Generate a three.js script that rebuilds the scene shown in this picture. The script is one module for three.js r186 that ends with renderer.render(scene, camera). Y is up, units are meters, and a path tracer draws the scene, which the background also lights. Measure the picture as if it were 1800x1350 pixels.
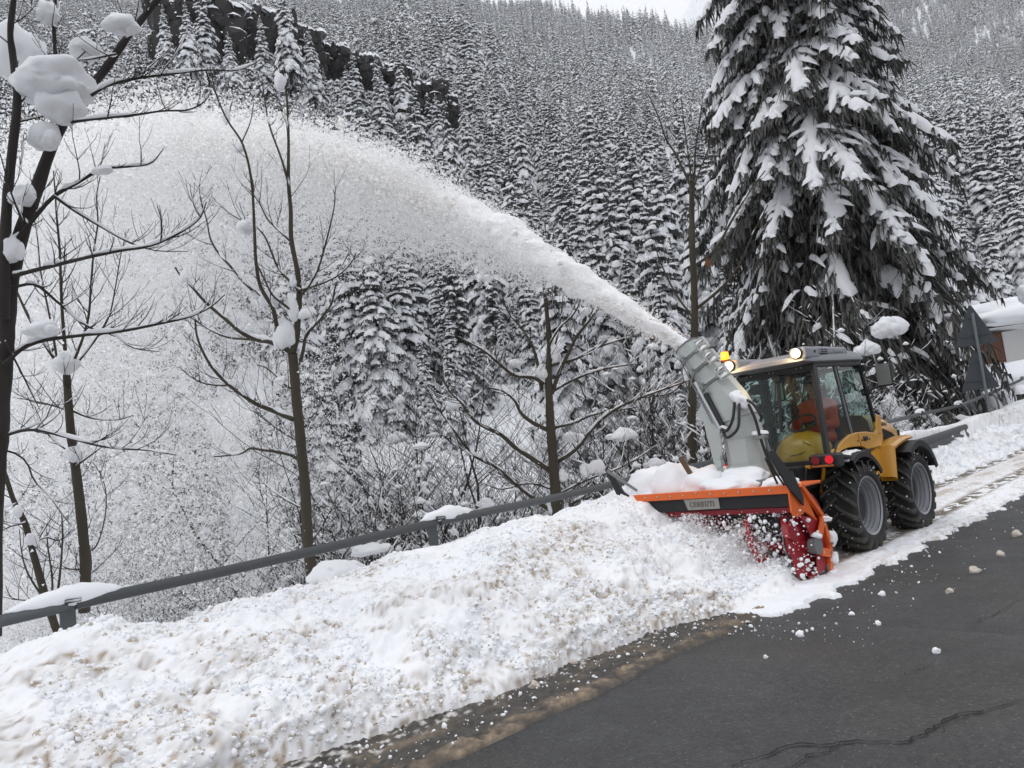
import * as THREE from 'three';
import { mergeGeometries, mergeVertices, toCreasedNormals } from 'three/addons/utils/BufferGeometryUtils.js';
import { RoundedBoxGeometry } from 'three/addons/geometries/RoundedBoxGeometry.js';
import { MarchingCubes } from 'three/addons/objects/MarchingCubes.js';
import { FontLoader } from 'three/addons/loaders/FontLoader.js';
import { TextGeometry } from 'three/addons/geometries/TextGeometry.js';

// ---------------------------------------------------------------- camera, sky, sun, exposure
const V3 = THREE.Vector3, R = THREE.MathUtils.degToRad;
const scene = new THREE.Scene();
const PITCH = R(5.5), ROLL = R(7), EYE = new V3(0, 1.6, 0), FPX = 1352;
const camera = new THREE.PerspectiveCamera(2 * Math.atan(675 / FPX) * 180 / Math.PI, 4 / 3, 0.1, 9000);
const fwd = new V3(0, Math.sin(PITCH), -Math.cos(PITCH)), up0 = new V3(0, Math.cos(PITCH), Math.sin(PITCH)), right0 = new V3(1, 0, 0);
const camUp = up0.clone().multiplyScalar(Math.cos(ROLL)).addScaledVector(right0, Math.sin(ROLL));
const camRight = right0.clone().multiplyScalar(Math.cos(ROLL)).addScaledVector(up0, -Math.sin(ROLL));
camera.position.copy(EYE); camera.up.copy(camUp); camera.lookAt(EYE.clone().add(fwd));
const renderer = new THREE.WebGLRenderer({ antialias: true });
renderer.setSize(1024, 768);
renderer.toneMapping = THREE.LinearToneMapping;
renderer.toneMappingExposure = 1.08;
renderer.shadowMap.enabled = true;
/*ZOOM*/
{ // overcast sky: even cloud, a little brighter overhead
  const w = 256, h = 128, d = new Float32Array(w * h * 4);
  for (let j = 0; j < h; j++) for (let i = 0; i < w; i++) {
    const el = ((j + 0.5) / h - 0.5) * Math.PI, k = (j * w + i) * 4;
    const cl = 0.04 * Math.sin(i / w * 6.283 * 3 + 1.3) * Math.sin(el * 5) + 0.03 * Math.sin(i / w * 6.283 * 5 + j * 0.2);
    const L = (el < 0 ? 0.95 : 0.98 + 0.22 * Math.sin(el)) + (el > 0 ? cl : 0);
    d[k] = L * 0.975; d[k + 1] = L * 0.995; d[k + 2] = L * 1.045; d[k + 3] = 1;
  }
  const sky = new THREE.DataTexture(d, w, h, THREE.RGBAFormat, THREE.FloatType);
  sky.mapping = THREE.EquirectangularReflectionMapping; sky.magFilter = THREE.LinearFilter; sky.needsUpdate = true;
  scene.background = sky; scene.environment = sky;
}
const sun = new THREE.DirectionalLight(0xfffaf2, 0.55);
sun.position.set(-30, 60, 12); sun.castShadow = true; sun.shadow.radius = 36; sun.shadow.mapSize.set(4096, 4096);
Object.assign(sun.shadow.camera, { left: -60, right: 60, top: 60, bottom: -60, far: 200 });
scene.add(sun, sun.target);
scene.fog = new THREE.FogExp2(new THREE.Color(0.93, 0.95, 1.0), 0.00022);

// ---------------------------------------------------------------- helpers
function rng(seed) { let a = seed >>> 0; return () => { a = (a + 0x6D2B79F5) | 0; let t = Math.imul(a ^ (a >>> 15), 1 | a); t = (t + Math.imul(t ^ (t >>> 7), 61 | t)) ^ t; return ((t ^ (t >>> 14)) >>> 0) / 4294967296; }; }
const clamp = (x, a = 0, b = 1) => Math.min(b, Math.max(a, x)), lerp = (a, b, t) => a + (b - a) * t;
const sstep = (a, b, x) => { const t = clamp((x - a) / (b - a)); return t * t * (3 - 2 * t); };
function hash3(x, y, z) { let h = Math.imul(x, 374761393) ^ Math.imul(y, 668265263) ^ Math.imul(z, 2147483647 - 88) ; h = Math.imul(h ^ (h >>> 13), 1274126177); h = Math.imul(h ^ (h >>> 15), 2246822519); return ((h ^ (h >>> 16)) >>> 0) / 4294967296; }
function noise(x, y, z = 0) {
  const xi = Math.floor(x), yi = Math.floor(y), zi = Math.floor(z), xf = x - xi, yf = y - yi, zf = z - zi;
  const u = xf * xf * (3 - 2 * xf), v = yf * yf * (3 - 2 * yf), w = zf * zf * (3 - 2 * zf);
  const c = (a, b, d) => hash3(xi + a, yi + b, zi + d);
  const lo = lerp(lerp(c(0, 0, 0), c(1, 0, 0), u), lerp(c(0, 1, 0), c(1, 1, 0), u), v);
  if (zf === 0) return lo;
  return lerp(lo, lerp(lerp(c(0, 0, 1), c(1, 0, 1), u), lerp(c(0, 1, 1), c(1, 1, 1), u), v), w);
}
function fbm(x, y, z = 0, o = 4) { let s = 0, a = 0.5, n = 0; for (let i = 0; i < o; i++) { s += a * noise(x + i * 17.3, y - i * 9.1, z); n += a; a *= 0.5; x *= 2.03; y *= 2.03; z *= 2.03; } return s / n; }
function worley(x, y) { // 0 at cell points, about 1 between them
  const xi = Math.floor(x), yi = Math.floor(y); let m = 9;
  for (let i = -1; i < 2; i++) for (let j = -1; j < 2; j++) { const dx = xi + i + hash3(xi + i, yi + j, 7) - x, dy = yi + j + hash3(xi + i, yi + j, 13) - y; m = Math.min(m, dx * dx + dy * dy); }
  return Math.min(1, Math.sqrt(m));
}
function ray(x, y) { return fwd.clone().addScaledVector(camRight, (x - 900) / FPX).addScaledVector(camUp, -(y - 675) / FPX); }
const at = (x, y, d) => EYE.clone().addScaledVector(ray(x, y), d);      // a point of the photograph at a known depth
// road axes: s along the road (uphill, to the right), o across it (towards the valley), y up
const ROAD_A = new V3(1.84, 0, -6.79), ROAD_T = new V3(0.714, 0, -0.7), ROAD_N = new V3(-0.7, 0, -0.714);
const W = (s, o, y = 0) => new V3(ROAD_A.x + ROAD_T.x * s + ROAD_N.x * o, y, ROAD_A.z + ROAD_T.z * s + ROAD_N.z * o);
const SO = (x, z) => { const dx = x - ROAD_A.x, dz = z - ROAD_A.z; return [dx * ROAD_T.x + dz * ROAD_T.z, dx * ROAD_N.x + dz * ROAD_N.z]; };
const rise = (s) => 0.022 * Math.max(0, s - 4) * sstep(4, 9, s) + 0.0045 * Math.max(0, s - 16) ** 2 * (s > 40 ? 576 / (s - 16) ** 2 : 1) + (s > 40 ? 0.05 * (s - 40) : 0);
const used = {};
function numbered(name) { const n = used[name] = (used[name] ?? -1) + 1; return n ? `${name}_${String(n).padStart(3, '0')}` : name; }
function shadows(o) { o.traverse((m) => { if (m.isMesh) { m.castShadow = true; m.receiveShadow = true; } }); return o; }
function tag(o, label, category, group) { o.userData.label = label; if (category) o.userData.category = category; if (group) o.userData.group = group; return o; }
function mesh(name, geo, mat, parent) { const m = new THREE.Mesh(geo, mat); m.name = parent ? name : numbered(name); m.castShadow = m.receiveShadow = true; (parent ?? scene).add(m); return m; }
function thing(name, label, category, pos, group) { const o = new THREE.Group(); o.name = numbered(name); scene.add(o); if (pos) o.position.copy(pos); return tag(o, label, category, group); }
function structure(name, geo, mat, label) { const m = mesh(name, geo, mat); m.userData.kind = 'structure'; if (label) m.userData.label = label; return m; }
function stuff(m, label) { m.userData.kind = 'stuff'; if (label) m.userData.label = label; return m; }
class MB { // collects triangles
  constructor() { this.p = []; this.i = []; this.c = []; this.u = []; }
  v(x, y, z) { this.p.push(x, y, z); return this.p.length / 3 - 1; }
  pt(a) { return this.v(a.x, a.y, a.z); }
  tri(a, b, c) { this.i.push(a, b, c); }
  quad(a, b, c, d) { this.i.push(a, b, c, a, c, d); }
  tube(pts, radii, sides = 5, closeEnd = true) { // tapered tube through points
    const n = pts.length, t = new V3(), ref = new V3(0, 1, 0), a = new V3(), b = new V3(); let prev = -1;
    for (let k = 0; k < n; k++) {
      t.subVectors(pts[Math.min(n - 1, k + 1)], pts[Math.max(0, k - 1)]).normalize();
      if (k === 0) { ref.set(0, 1, 0); if (Math.abs(t.y) > 0.9) ref.set(1, 0, 0); a.crossVectors(ref, t).normalize(); } else a.addScaledVector(t, -a.dot(t)).normalize();
      b.crossVectors(t, a);
      const r = Array.isArray(radii) ? radii[k] : radii, base = this.p.length / 3;
      for (let q = 0; q < sides; q++) { const g = q / sides * 6.28319, cx = Math.cos(g) * r, sy = Math.sin(g) * r; this.v(pts[k].x + a.x * cx + b.x * sy, pts[k].y + a.y * cx + b.y * sy, pts[k].z + a.z * cx + b.z * sy); }
      if (prev >= 0) for (let q = 0; q < sides; q++) { const q2 = (q + 1) % sides; this.quad(prev + q, prev + q2, base + q2, base + q); }
      prev = base;
      if (closeEnd && (k === 0 || k === n - 1)) { const c = this.pt(pts[k]); for (let q = 0; q < sides; q++) { const q2 = (q + 1) % sides; if (k) this.tri(base + q, base + q2, c); else this.tri(base + q2, base + q, c); } }
    }
  }
  add(geo, m4) { const g = geo.index ? geo : mergeVertices(geo), p = g.attributes.position, base = this.p.length / 3, v = new V3(); for (let k = 0; k < p.count; k++) { v.fromBufferAttribute(p, k); if (m4) v.applyMatrix4(m4); this.pt(v); } for (const q of g.index.array) this.i.push(base + q); }
  geo(flat = false) { const g = new THREE.BufferGeometry(); g.setAttribute('position', new THREE.Float32BufferAttribute(this.p, 3)); if (this.c.length) g.setAttribute('color', new THREE.Float32BufferAttribute(this.c, 3)); if (this.u.length) g.setAttribute('uv', new THREE.Float32BufferAttribute(this.u, 2)); g.setIndex(this.i); g.computeVertexNormals(); return g; }
}
const std = (r, g, b, rough = 0.8, metal = 0, extra = {}) => { const m = new THREE.MeshPhysicalMaterial({ roughness: rough, metalness: metal, side: THREE.DoubleSide, ...extra }); m.color.setRGB(r, g, b); return m; };
function texture(w, h, f, srgb) { const d = new Uint8Array(w * h * 4); for (let j = 0; j < h; j++) for (let i = 0; i < w; i++) { const c = f(i / w, j / h, i, j), k = (j * w + i) * 4; d[k] = c[0]; d[k + 1] = c[1]; d[k + 2] = c[2]; d[k + 3] = 255; } const t = new THREE.DataTexture(d, w, h); t.wrapS = t.wrapT = THREE.RepeatWrapping; t.magFilter = THREE.LinearFilter; if (srgb) t.colorSpace = THREE.SRGBColorSpace; t.needsUpdate = true; return t; }
const MAT = {
  snow: std(0.86, 0.875, 0.9, 0.75), snowTree: std(0.9, 0.91, 0.93, 0.9, 0, { transmission: 0.22, thickness: 0, ior: 1.1, specularIntensity: 0 }), needles: std(0.058, 0.063, 0.06, 0.85), needlesNear: std(0.06, 0.06, 0.054, 0.8),
  bark: std(0.035, 0.029, 0.023, 0.9), barkDark: std(0.026, 0.022, 0.019, 0.9), twig: std(0.03, 0.024, 0.021, 0.85), rock: std(0.05, 0.046, 0.044, 0.9),
};
const SNOW_LOOSE = MAT.snow;

// ---------------------------------------------------------------- terrain: one sheet from the road to the mountains
const LIN = (pts, x) => { if (x <= pts[0][0]) return pts[0][1]; for (let k = 1; k < pts.length; k++) if (x <= pts[k][0]) return lerp(pts[k - 1][1], pts[k][1], (x - pts[k - 1][0]) / (pts[k][0] - pts[k - 1][0])); const a = pts[pts.length - 2], b = pts[pts.length - 1]; return b[1] + (x - b[0]) * (b[1] - a[1]) / (b[0] - a[0]); };
const SLOPE_L = [[0, -4.5], [22, -4.2], [30, -1.2], [40, 2], [60, 9], [100, 28], [135, 50], [160, 70], [200, 104], [260, 146], [400, 238], [700, 440], [1000, 620]];
const SLOPE_R = [[0, -4.5], [22, -4.2], [30, -1.2], [40, 2], [60, 9], [100, 26], [135, 44], [160, 58], [200, 82], [260, 118], [400, 218], [700, 440], [1000, 620]];
const RIDGE = [[-180, 45], [-60, 42], [-20, 37], [0, 36], [5, 33.3], [8.5, 29.9], [14.2, 26.2], [19.2, 23.2], [25, 20], [31, 15], [38, 8], [60, 3], [180, 3]];
function farHeight(x, z) {
  const r = Math.hypot(x, z), az = Math.atan2(x, -z) * 180 / Math.PI;
  const u = r * Math.cos(R(clamp(az + 12, -80, 80))) * (Math.abs(az + 12) > 80 ? 0.6 : 1);
  const k = sstep(-1, 6, az);
  let h = lerp(LIN(SLOPE_L, u), LIN(SLOPE_R, u), k);
  h += (fbm(x * 0.02, z * 0.02, 0, 3) - 0.5) * Math.min(14, r * 0.07) * sstep(30, 70, u);
  const crestH = 640 * Math.tan(R(LIN(RIDGE, az))) + (fbm(az * 0.9, 3.3, 0, 3) - 0.5) * 14;
  if (h > crestH) h = crestH - (r - 640 > 0 ? (r - 640) * 0.5 : 0) * sstep(0, 1, 1);
  // the second mountain to the right, then the bare white peak far behind
  const m2 = (r - 420) * 0.86 * sstep(17, 29, az) * (r > 420 ? 1 : 0) * (1 + 0.16 * (fbm(az * 0.35, r * 0.004, 0, 3) - 0.5));
  if (r > 420) h = Math.max(h, Math.min(m2, 700));
  if (r > 1000) { const pk = r * Math.tan(R(LIN([[4, 20], [10, 24.5], [15, 27.5], [17.2, 29.6], [18.3, 30], [19.5, 29.2], [24, 26], [40, 25]], az))) * sstep(1000, 1400, r) * (0.985 + 0.03 * fbm(az * 1.2, r * 0.01, 0, 4)); h = Math.max(h, pk); }
  return h;
}
function nearHeight(s, o) {
  const k = 1 - 0.93 * sstep(9, 17, s), y0 = rise(s) - 0.05;
  if (o < 3.3) return y0;
  const d = Math.min(o, 14) - 3.3;
  return y0 - k * (0.55 * d - 0.15 * Math.min(d, 1)) + (1 - k) * 0.05 * Math.min(o - 3.3, 8) + (fbm(s * 0.5, o * 0.5, 0, 3) - 0.5) * 0.7 * clamp((o - 3.6) / 2);
}
function ground(x, z) {
  const [s, o] = SO(x, z), n = nearHeight(s, o);
  if (o < 3.3) return n;
  const f = farHeight(x, z), t = sstep(10, 26, Math.hypot(x, z)) * sstep(3.3, 8, o) ;
  return n + Math.max(0, f - n) * t;
}
{
  const az = []; for (let a = -180; a < -50; a += 5) az.push(a); for (let a = -50; a < 50; a += 0.4) az.push(a); for (let a = 50; a <= 180; a += 5) az.push(a);
  const rs = [0.5]; while (rs[rs.length - 1] < 1500) rs.push(rs[rs.length - 1] * 1.035 + 0.12);
  const b = new MB();
  for (const r of rs) for (const a of az) { const x = Math.sin(R(a)) * r, z = -Math.cos(R(a)) * r; b.v(x, ground(x, z), z); }
  const n = az.length;
  for (let j = 0; j + 1 < rs.length; j++) for (let i = 0; i + 1 < n; i++) b.quad(j * n + i, j * n + i + 1, (j + 1) * n + i + 1, (j + 1) * n + i);
  structure('ground', b.geo(), MAT.snow, 'snow covered valley side and mountain slopes beyond the road');
}
// ---------------------------------------------------------------- conifers under snow
function snowPad(b, c, dir, len, wid, hgt, rnd, seg = 5, rings = 2) { // a lumpy pillow lying along dir
  const side = new V3().crossVectors(dir, new V3(0, 1, 0)).normalize(), up = new V3().crossVectors(side, dir).normalize();
  const base = b.p.length / 3, n = seg * 2, p1 = rnd() * 6.28, p2 = rnd() * 6.28, a1 = 0.1 + 0.2 * rnd(), a2 = 0.08 + 0.14 * rnd(), lean = (rnd() - 0.5) * 0.5;
  const put = (u, v, h) => b.v(c.x + dir.x * u * len + side.x * v * wid + up.x * h * hgt, c.y + dir.y * u * len + side.y * v * wid + up.y * h * hgt, c.z + dir.z * u * len + side.z * v * wid + up.z * h * hgt);
  for (let r = 0; r < rings; r++) for (let q = 0; q < n; q++) { const g = q / n * 6.28319, k = Math.cos(Math.PI / 2 * r / rings * 0.92) * (1 + a1 * Math.sin(2 * g + p1) + a2 * Math.sin(3 * g + p2 + r)) * (0.93 + 0.14 * rnd()); put(Math.cos(g) * k + lean * r / rings * 0.5, Math.sin(g) * k, r === 0 ? -0.3 : Math.sin(Math.PI / 2 * r / rings) * (0.85 + 0.3 * rnd())); }
  const top = put(lean * 0.5, 0, 1);
  for (let r = 0; r + 1 < rings; r++) for (let q = 0; q < n; q++) { const q2 = (q + 1) % n; b.quad(base + r * n + q, base + r * n + q2, base + (r + 1) * n + q2, base + (r + 1) * n + q); }
  for (let q = 0; q < n; q++) b.tri(base + (rings - 1) * n + q, base + (rings - 1) * n + (q + 1) % n, top);
}
function conifer({ h, rad, whorls, per, seg, hang, snow, seed, lod, bareLow = 0.05, power = 0.8, droop = 0.55, lowDark = 0 }) {
  const rnd = rng(seed), crown = new MB(), white = new MB(), trunk = new MB();
  trunk.tube([new V3(0, -1.5, 0), new V3(0, h * 0.4, 0), new V3(0, h, 0)], [h * 0.016 + 0.03, h * 0.011 + 0.02, 0.01], lod > 1 ? 8 : 4);
  const dir = new V3(), P = (r, y, a) => new V3(Math.cos(a) * r, y, Math.sin(a) * r);
  for (let w = 0; w < whorls; w++) {
    const f = w / (whorls - 1), y0 = h * lerp(bareLow, 0.985, Math.pow(f, 0.92)), L0 = rad * Math.pow(1 - f, power) + h * 0.012, n = Math.max(3, Math.round(per * (0.55 + 0.45 * (1 - f)) + rnd()));
    const ph = rnd() * 6.28;
    for (let k = 0; k < n; k++) {
      const a = ph + (k + 0.7 * (rnd() - 0.5)) / n * 6.28319, L = L0 * (0.72 + 0.5 * rnd()), yb = y0 + (rnd() - 0.5) * h / whorls * 1.1;
      const upk = lerp(-0.12, 0.5, f * f) + (rnd() - 0.5) * 0.16, dr = droop * (1.1 - 0.5 * f) * (0.7 + 0.6 * rnd()), bend = (rnd() - 0.5) * 0.3;
      const at1 = (t) => P(t * L * (1 - 0.12 * t), yb + L * (upk * t - dr * t * t), a + bend * t);
      const wd = L * (lod > 1 ? 0.3 : 0.36) * (0.8 + 0.4 * rnd()), hl = hang * (0.5 + 0.5 * (1 - f)) * (0.7 + 0.6 * rnd());
      let prev = at1(0.04);
      for (let j = 1; j <= seg; j++) {
        const t = j / seg, p = at1(t), mid = at1(t - 0.5 / seg); dir.subVectors(p, prev).normalize();
        const sx = -Math.sin(a + bend * t), sz = Math.cos(a + bend * t), taper = (1 - 0.75 * t) * (0.45 + 0.55 * Math.min(1, t * 3));
        for (const sg of [-1, 1]) for (let q = 0; q < (lod > 1 ? 2 : 1); q++) { // side sprays
          const ww = wd * taper * (0.7 + 0.6 * rnd()), tt = t - rnd() / seg * 0.8, o = at1(Math.max(0.02, tt - 0.55 / seg)), o2 = at1(tt), fw = ww * (0.45 + 0.5 * rnd());
          const tip = new V3(o2.x + sx * sg * ww + Math.cos(a) * fw, o2.y - ww * (0.35 + 0.5 * rnd()), o2.z + sz * sg * ww + Math.sin(a) * fw);
          crown.tri(crown.pt(o), crown.pt(o2), crown.pt(tip));
          if (hl > 0) { // hanging branchlets under each spray
            const m = new V3().lerpVectors(o2, tip, 0.3 + 0.6 * rnd()), e = hl * (0.5 + rnd()) * (0.6 + 0.5 * taper), w2 = hl * 0.22;
            crown.tri(crown.v(m.x - w2 * Math.cos(a), m.y, m.z - w2 * Math.sin(a)), crown.v(m.x + w2 * Math.cos(a), m.y + 0.01, m.z + w2 * Math.sin(a)), crown.v(m.x + (rnd() - 0.5) * w2, m.y - e, m.z + (rnd() - 0.5) * w2));
          }
        }
        { const e = hl * 0.8 * (0.5 + rnd()) + L * 0.05, w2 = L / seg * 0.4; crown.tri(crown.v(mid.x - dir.x * w2 + sx * 0.02, mid.y - dir.y * w2, mid.z - dir.z * w2), crown.v(mid.x + dir.x * w2, mid.y + dir.y * w2, mid.z + dir.z * w2), crown.v(mid.x + (rnd() - 0.5) * 0.1 * e, mid.y - e, mid.z + (rnd() - 0.5) * 0.1 * e)); }
        prev = p;
      }
      // snow lying on the branch
      const sk = snow * (lowDark && f < lowDark ? 0.25 : 1);
      const pads = lod > 1 ? 4 : lod > 0 ? 3 : 1;
      for (let j = 0; j < pads; j++) {
        if (rnd() > sk) continue;
        const t = lod > 0 ? (0.22 + 0.78 * (j + 0.5 * rnd()) / pads) : 0.62, c = at1(t), c2 = at1(t + 0.08); dir.subVectors(c2, c).normalize();
        c.x += (rnd() - 0.5) * wd * 0.5; c.z += (rnd() - 0.5) * wd * 0.5; c.y += 0.012 * L + wd * 0.05;
        const ln = (lod > 0 ? L * (0.66 / pads) : L * 0.52) * (0.6 + 0.8 * rnd()), wi = wd * (lod > 0 ? 0.74 : 1.0) * (1.05 - 0.6 * t) * (0.6 + 0.8 * rnd());
        snowPad(white, c, dir, ln, wi, Math.min(ln, wi) * (0.55 + 0.3 * rnd()) + 0.02, rnd, lod > 1 ? 4 : lod > 0 ? 3 : 2, lod > 0 ? 2 : 1);
        if (lod > 0) for (const sg of [-1, 1]) if (rnd() < 0.75 * sk) { // smaller pads on the side sprays
          const ww = wd * (0.45 + 0.4 * rnd()) * (1 - 0.6 * t), sx = -Math.sin(a) * sg, sz = Math.cos(a) * sg;
          const d2 = new V3(sx * 0.75 + Math.cos(a) * 0.5, -0.45, sz * 0.75 + Math.sin(a) * 0.5).normalize();
          snowPad(white, new V3(c.x + d2.x * ww, c.y + d2.y * ww * 0.9 + 0.01, c.z + d2.z * ww), d2, ww * (0.5 + 0.4 * rnd()), ww * (0.2 + 0.16 * rnd()), ww * 0.16 + 0.015, rnd, lod > 1 ? 3 : 2, lod > 1 ? 2 : 1);
        }
      }
    }
  }
  snowPad(white, new V3(0, h * 0.995, 0), new V3(0.1, 0.99, 0).normalize(), h * 0.012 + 0.05, h * 0.008, h * 0.01, rnd, 3, 2);
  return { trunk: trunk.geo(), crown: crown.geo(), snow: white.geo() };
}
function snowStrip(b, at, t0, t1, n, half, high, rnd, cuts, out) { // an uneven ridge of snow draped along a branch, with gaps
  const ph = rnd() * 50, d = new V3(), up = new V3(0, 1, 0), side = new V3(); let prev = null;
  for (let j = 0; j <= n; j++) {
    const t = lerp(t0, t1, j / n), p = at(t), f = noise(ph + j * 0.8, ph * 3), gap = noise(ph + j * 0.55, 7 + ph) < cuts || j === 0 || j === n;
    d.subVectors(at(t + 0.03), at(t - 0.03)).normalize(); side.crossVectors(d, up); if (side.lengthSq() < 1e-4) side.set(1, 0, 0); side.normalize();
    const w = gap ? half(t) * 0.08 : half(t) * (0.45 + 1.1 * f), h = gap ? 0.004 : high(t) * (0.5 + 0.9 * noise(ph + j * 1.1, 21)), ring = [];
    const wl = w * (0.7 + 0.6 * rnd()), wr = w * (0.7 + 0.6 * rnd());
    for (const [u, v] of [[-1, -0.55], [-0.8, 0.25], [-0.35, 0.85], [0.1, 1], [0.5, 0.75], [0.85, 0.15], [1, -0.6]]) { const ww = u < 0 ? wl : wr, jit = 0.9 + 0.2 * rnd(); ring.push(b.v(p.x + side.x * u * ww * jit, p.y + v * h * jit + (v < 0 ? -Math.abs(u) * w * 0.18 : 0) + 0.012, p.z + side.z * u * ww * jit)); }
    if (prev) for (let q = 0; q < 6; q++) b.quad(prev[q], prev[q + 1], ring[q + 1], ring[q]); prev = ring;
  }
}
function fineConifer({ h, rad, whorls, per, seed, snow, pitch, tert, bareLow = 0.05, power = 0.8, droop = 0.6, lowDark = 0, thick = 1 }) {
  const rnd = rng(seed), crown = new MB(), white = new MB(), trunk = new MB(), wood = new MB();
  const bend0 = []; for (let k = 0; k <= 10; k++) bend0.push(new V3(0, lerp(-2, h, k / 10), 0)); trunk.tube(bend0, bend0.map((_, k) => lerp(h * 0.016 + 0.04, 0.01, k / 10)), 10);
  const P = (r, y, a) => new V3(Math.cos(a) * r, y, Math.sin(a) * r), d = new V3();
  const needle = (p, dx, dy, dz, w) => { const l = Math.hypot(dx, dz) || 1, sx = -dz / l * w, sz = dx / l * w; const a = crown.v(p.x - sx, p.y, p.z - sz), b = crown.v(p.x + sx, p.y, p.z + sz), c = crown.v(p.x + dx * 0.55 + sx * 0.8, p.y + dy * 0.5, p.z + dz * 0.55 + sz * 0.8), e = crown.v(p.x + dx, p.y + dy, p.z + dz); crown.tri(a, b, c); crown.tri(a, c, e); };
  for (let w = 0; w < whorls; w++) {
    const f = w / (whorls - 1), y0 = h * lerp(bareLow, 0.985, Math.pow(f, 0.92)), L0 = rad * Math.pow(1 - f, power) + h * 0.012, n = Math.max(3, Math.round(per * (0.5 + 0.5 * (1 - f)) + rnd())), ph = rnd() * 6.28;
    for (let k = 0; k < n; k++) {
      const a = ph + (k + 0.8 * (rnd() - 0.5)) / n * 6.28319, L = L0 * (0.62 + 0.6 * rnd()), yb = y0 + (rnd() - 0.5) * h / whorls * 1.4, upk = lerp(-0.18, 0.5, f * f) + (rnd() - 0.5) * 0.2, dr = droop * (1.15 - 0.5 * f) * (0.65 + 0.7 * rnd()), bend = (rnd() - 0.5) * 0.35;
      const at1 = (t) => P(t * L * (1 - 0.1 * t), yb + L * (upk * t - dr * t * t + 0.22 * dr * t ** 4), a + bend * t);
      { const q = [0, 0.3, 0.6, 0.95].map(at1); wood.tube(q, [L * 0.012 + 0.01, L * 0.009 + 0.006, 0.008, 0.003], 4, false); }
      const m = Math.max(4, Math.round(L / pitch)), sk = snow * (lowDark && f < lowDark ? 0.22 : 1);
      for (let j = 1; j <= m; j++) for (const sg of [-1, 1]) {
        const t = clamp((j - rnd() * 0.9) / m, 0.05, 1), o = at1(t), sl = Math.max(pitch * 0.9, L * 0.3 * (0.35 + 0.65 * Math.sin(Math.PI * Math.min(1, t * 0.75 + 0.22))) * (1.1 - 0.7 * t)) * (0.6 + 0.7 * rnd());
        const an = a + bend * t + sg * (0.75 + 0.5 * rnd()), cx = Math.cos(an), cz = Math.sin(an), sag = 0.35 + 0.7 * rnd();
        const at2 = (u) => new V3(o.x + cx * sl * u, o.y - sl * sag * u * u, o.z + cz * sl * u);
        const nt = Math.max(2, Math.round(sl / tert));
        for (let q = 0; q <= nt; q++) { const u = q / nt, p = at2(u), tl = tert * (1.1 + 1.5 * rnd()) * (1.05 - 0.3 * u), hd = 0.35 + 0.55 * rnd(); for (const s2 of [-1, 1]) { const ad = an + s2 * (0.9 + 0.3 * rnd()); needle(p, Math.cos(ad) * tl * hd * 0.7, -tl * (0.5 + 0.6 * rnd()), Math.sin(ad) * tl * hd * 0.7, tert * 0.13); } needle(p, cx * tl * 0.3, -tl * 1.15, cz * tl * 0.3, tert * 0.12); }
        if (t > 0.15 && rnd() < sk * 0.85) snowStrip(white, at2, 0.1, 0.75 + 0.3 * rnd(), 4, () => tert * 0.34 * thick, () => tert * 0.3 * thick, rnd, 0.2);
      }
      if (sk > 0.5 || rnd() < sk * 2) snowStrip(white, at1, 0.12, 0.97 + 0.06 * rnd(), Math.max(6, Math.round(L / pitch * 1.6)), (t) => (tert * 0.4 + L * 0.04) * (1.15 - 0.5 * t) * thick, (t) => (tert * 0.32 + L * 0.022) * thick, rnd, sk > 0.5 ? 0.24 : 0.5);
    }
  }
  crown.tube([new V3(0, h * 0.94, 0), new V3(0, h * 1.02, 0)], [0.05, 0.01], 4);
  return { trunk: join0(trunk.geo(), wood.geo()), crown: crown.geo(), snow: white.geo() };
}
const join0 = (...g) => mergeGeometries(g);
function coniferThing(g, name, label, pos, scale, turn, group, needles = MAT.needles) {
  const t = thing(name, label, 'conifer', pos, group);
  mesh('trunk', g.trunk, MAT.barkDark, t); mesh('crown', g.crown, needles, t); mesh('snow', g.snow, MAT.snowTree, t).userData.kind = 'stuff';
  t.scale.setScalar(scale); t.rotation.y = turn; return t;
}
const CON_MID = [], CON_FAR = [];
for (let k = 0; k < 6; k++) CON_MID.push(conifer({ h: 14, rad: [2.3, 2.7, 2.0, 3.0, 2.2, 2.6][k], whorls: 24, per: 7, seg: 5, hang: 0.5, snow: [1, 1, 0.85, 1, 1, 0.8][k], seed: 100 + k, lod: 1, power: [0.8, 0.95, 0.75, 0.85, 0.7, 0.9][k], droop: [0.5, 0.65, 0.45, 0.6, 0.55, 0.7][k] }));
for (let k = 0; k < 5; k++) CON_FAR.push(conifer({ h: 14, rad: [2.2, 2.6, 1.9, 2.4, 2.0][k], whorls: 15, per: 6, seg: 2, hang: 0.5, snow: [1, 1, 0.9, 1, 0.85][k], seed: 200 + k, lod: 0, power: [0.85, 0.75, 0.95, 0.8, 0.7][k] }));
const CON_NEAR = [0, 1, 2, 3].map((k) => fineConifer({ h: 14, rad: [2.5, 3.0, 2.2, 2.7][k], whorls: 26, per: 9, seed: 300 + k, snow: [0.95, 1, 0.8, 1][k], pitch: 0.3, tert: 0.24, power: 0.85, droop: [0.7, 0.85, 0.75, 0.8][k], thick: [1.35, 1.35, 1.2, 2.1][k] }));

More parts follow.
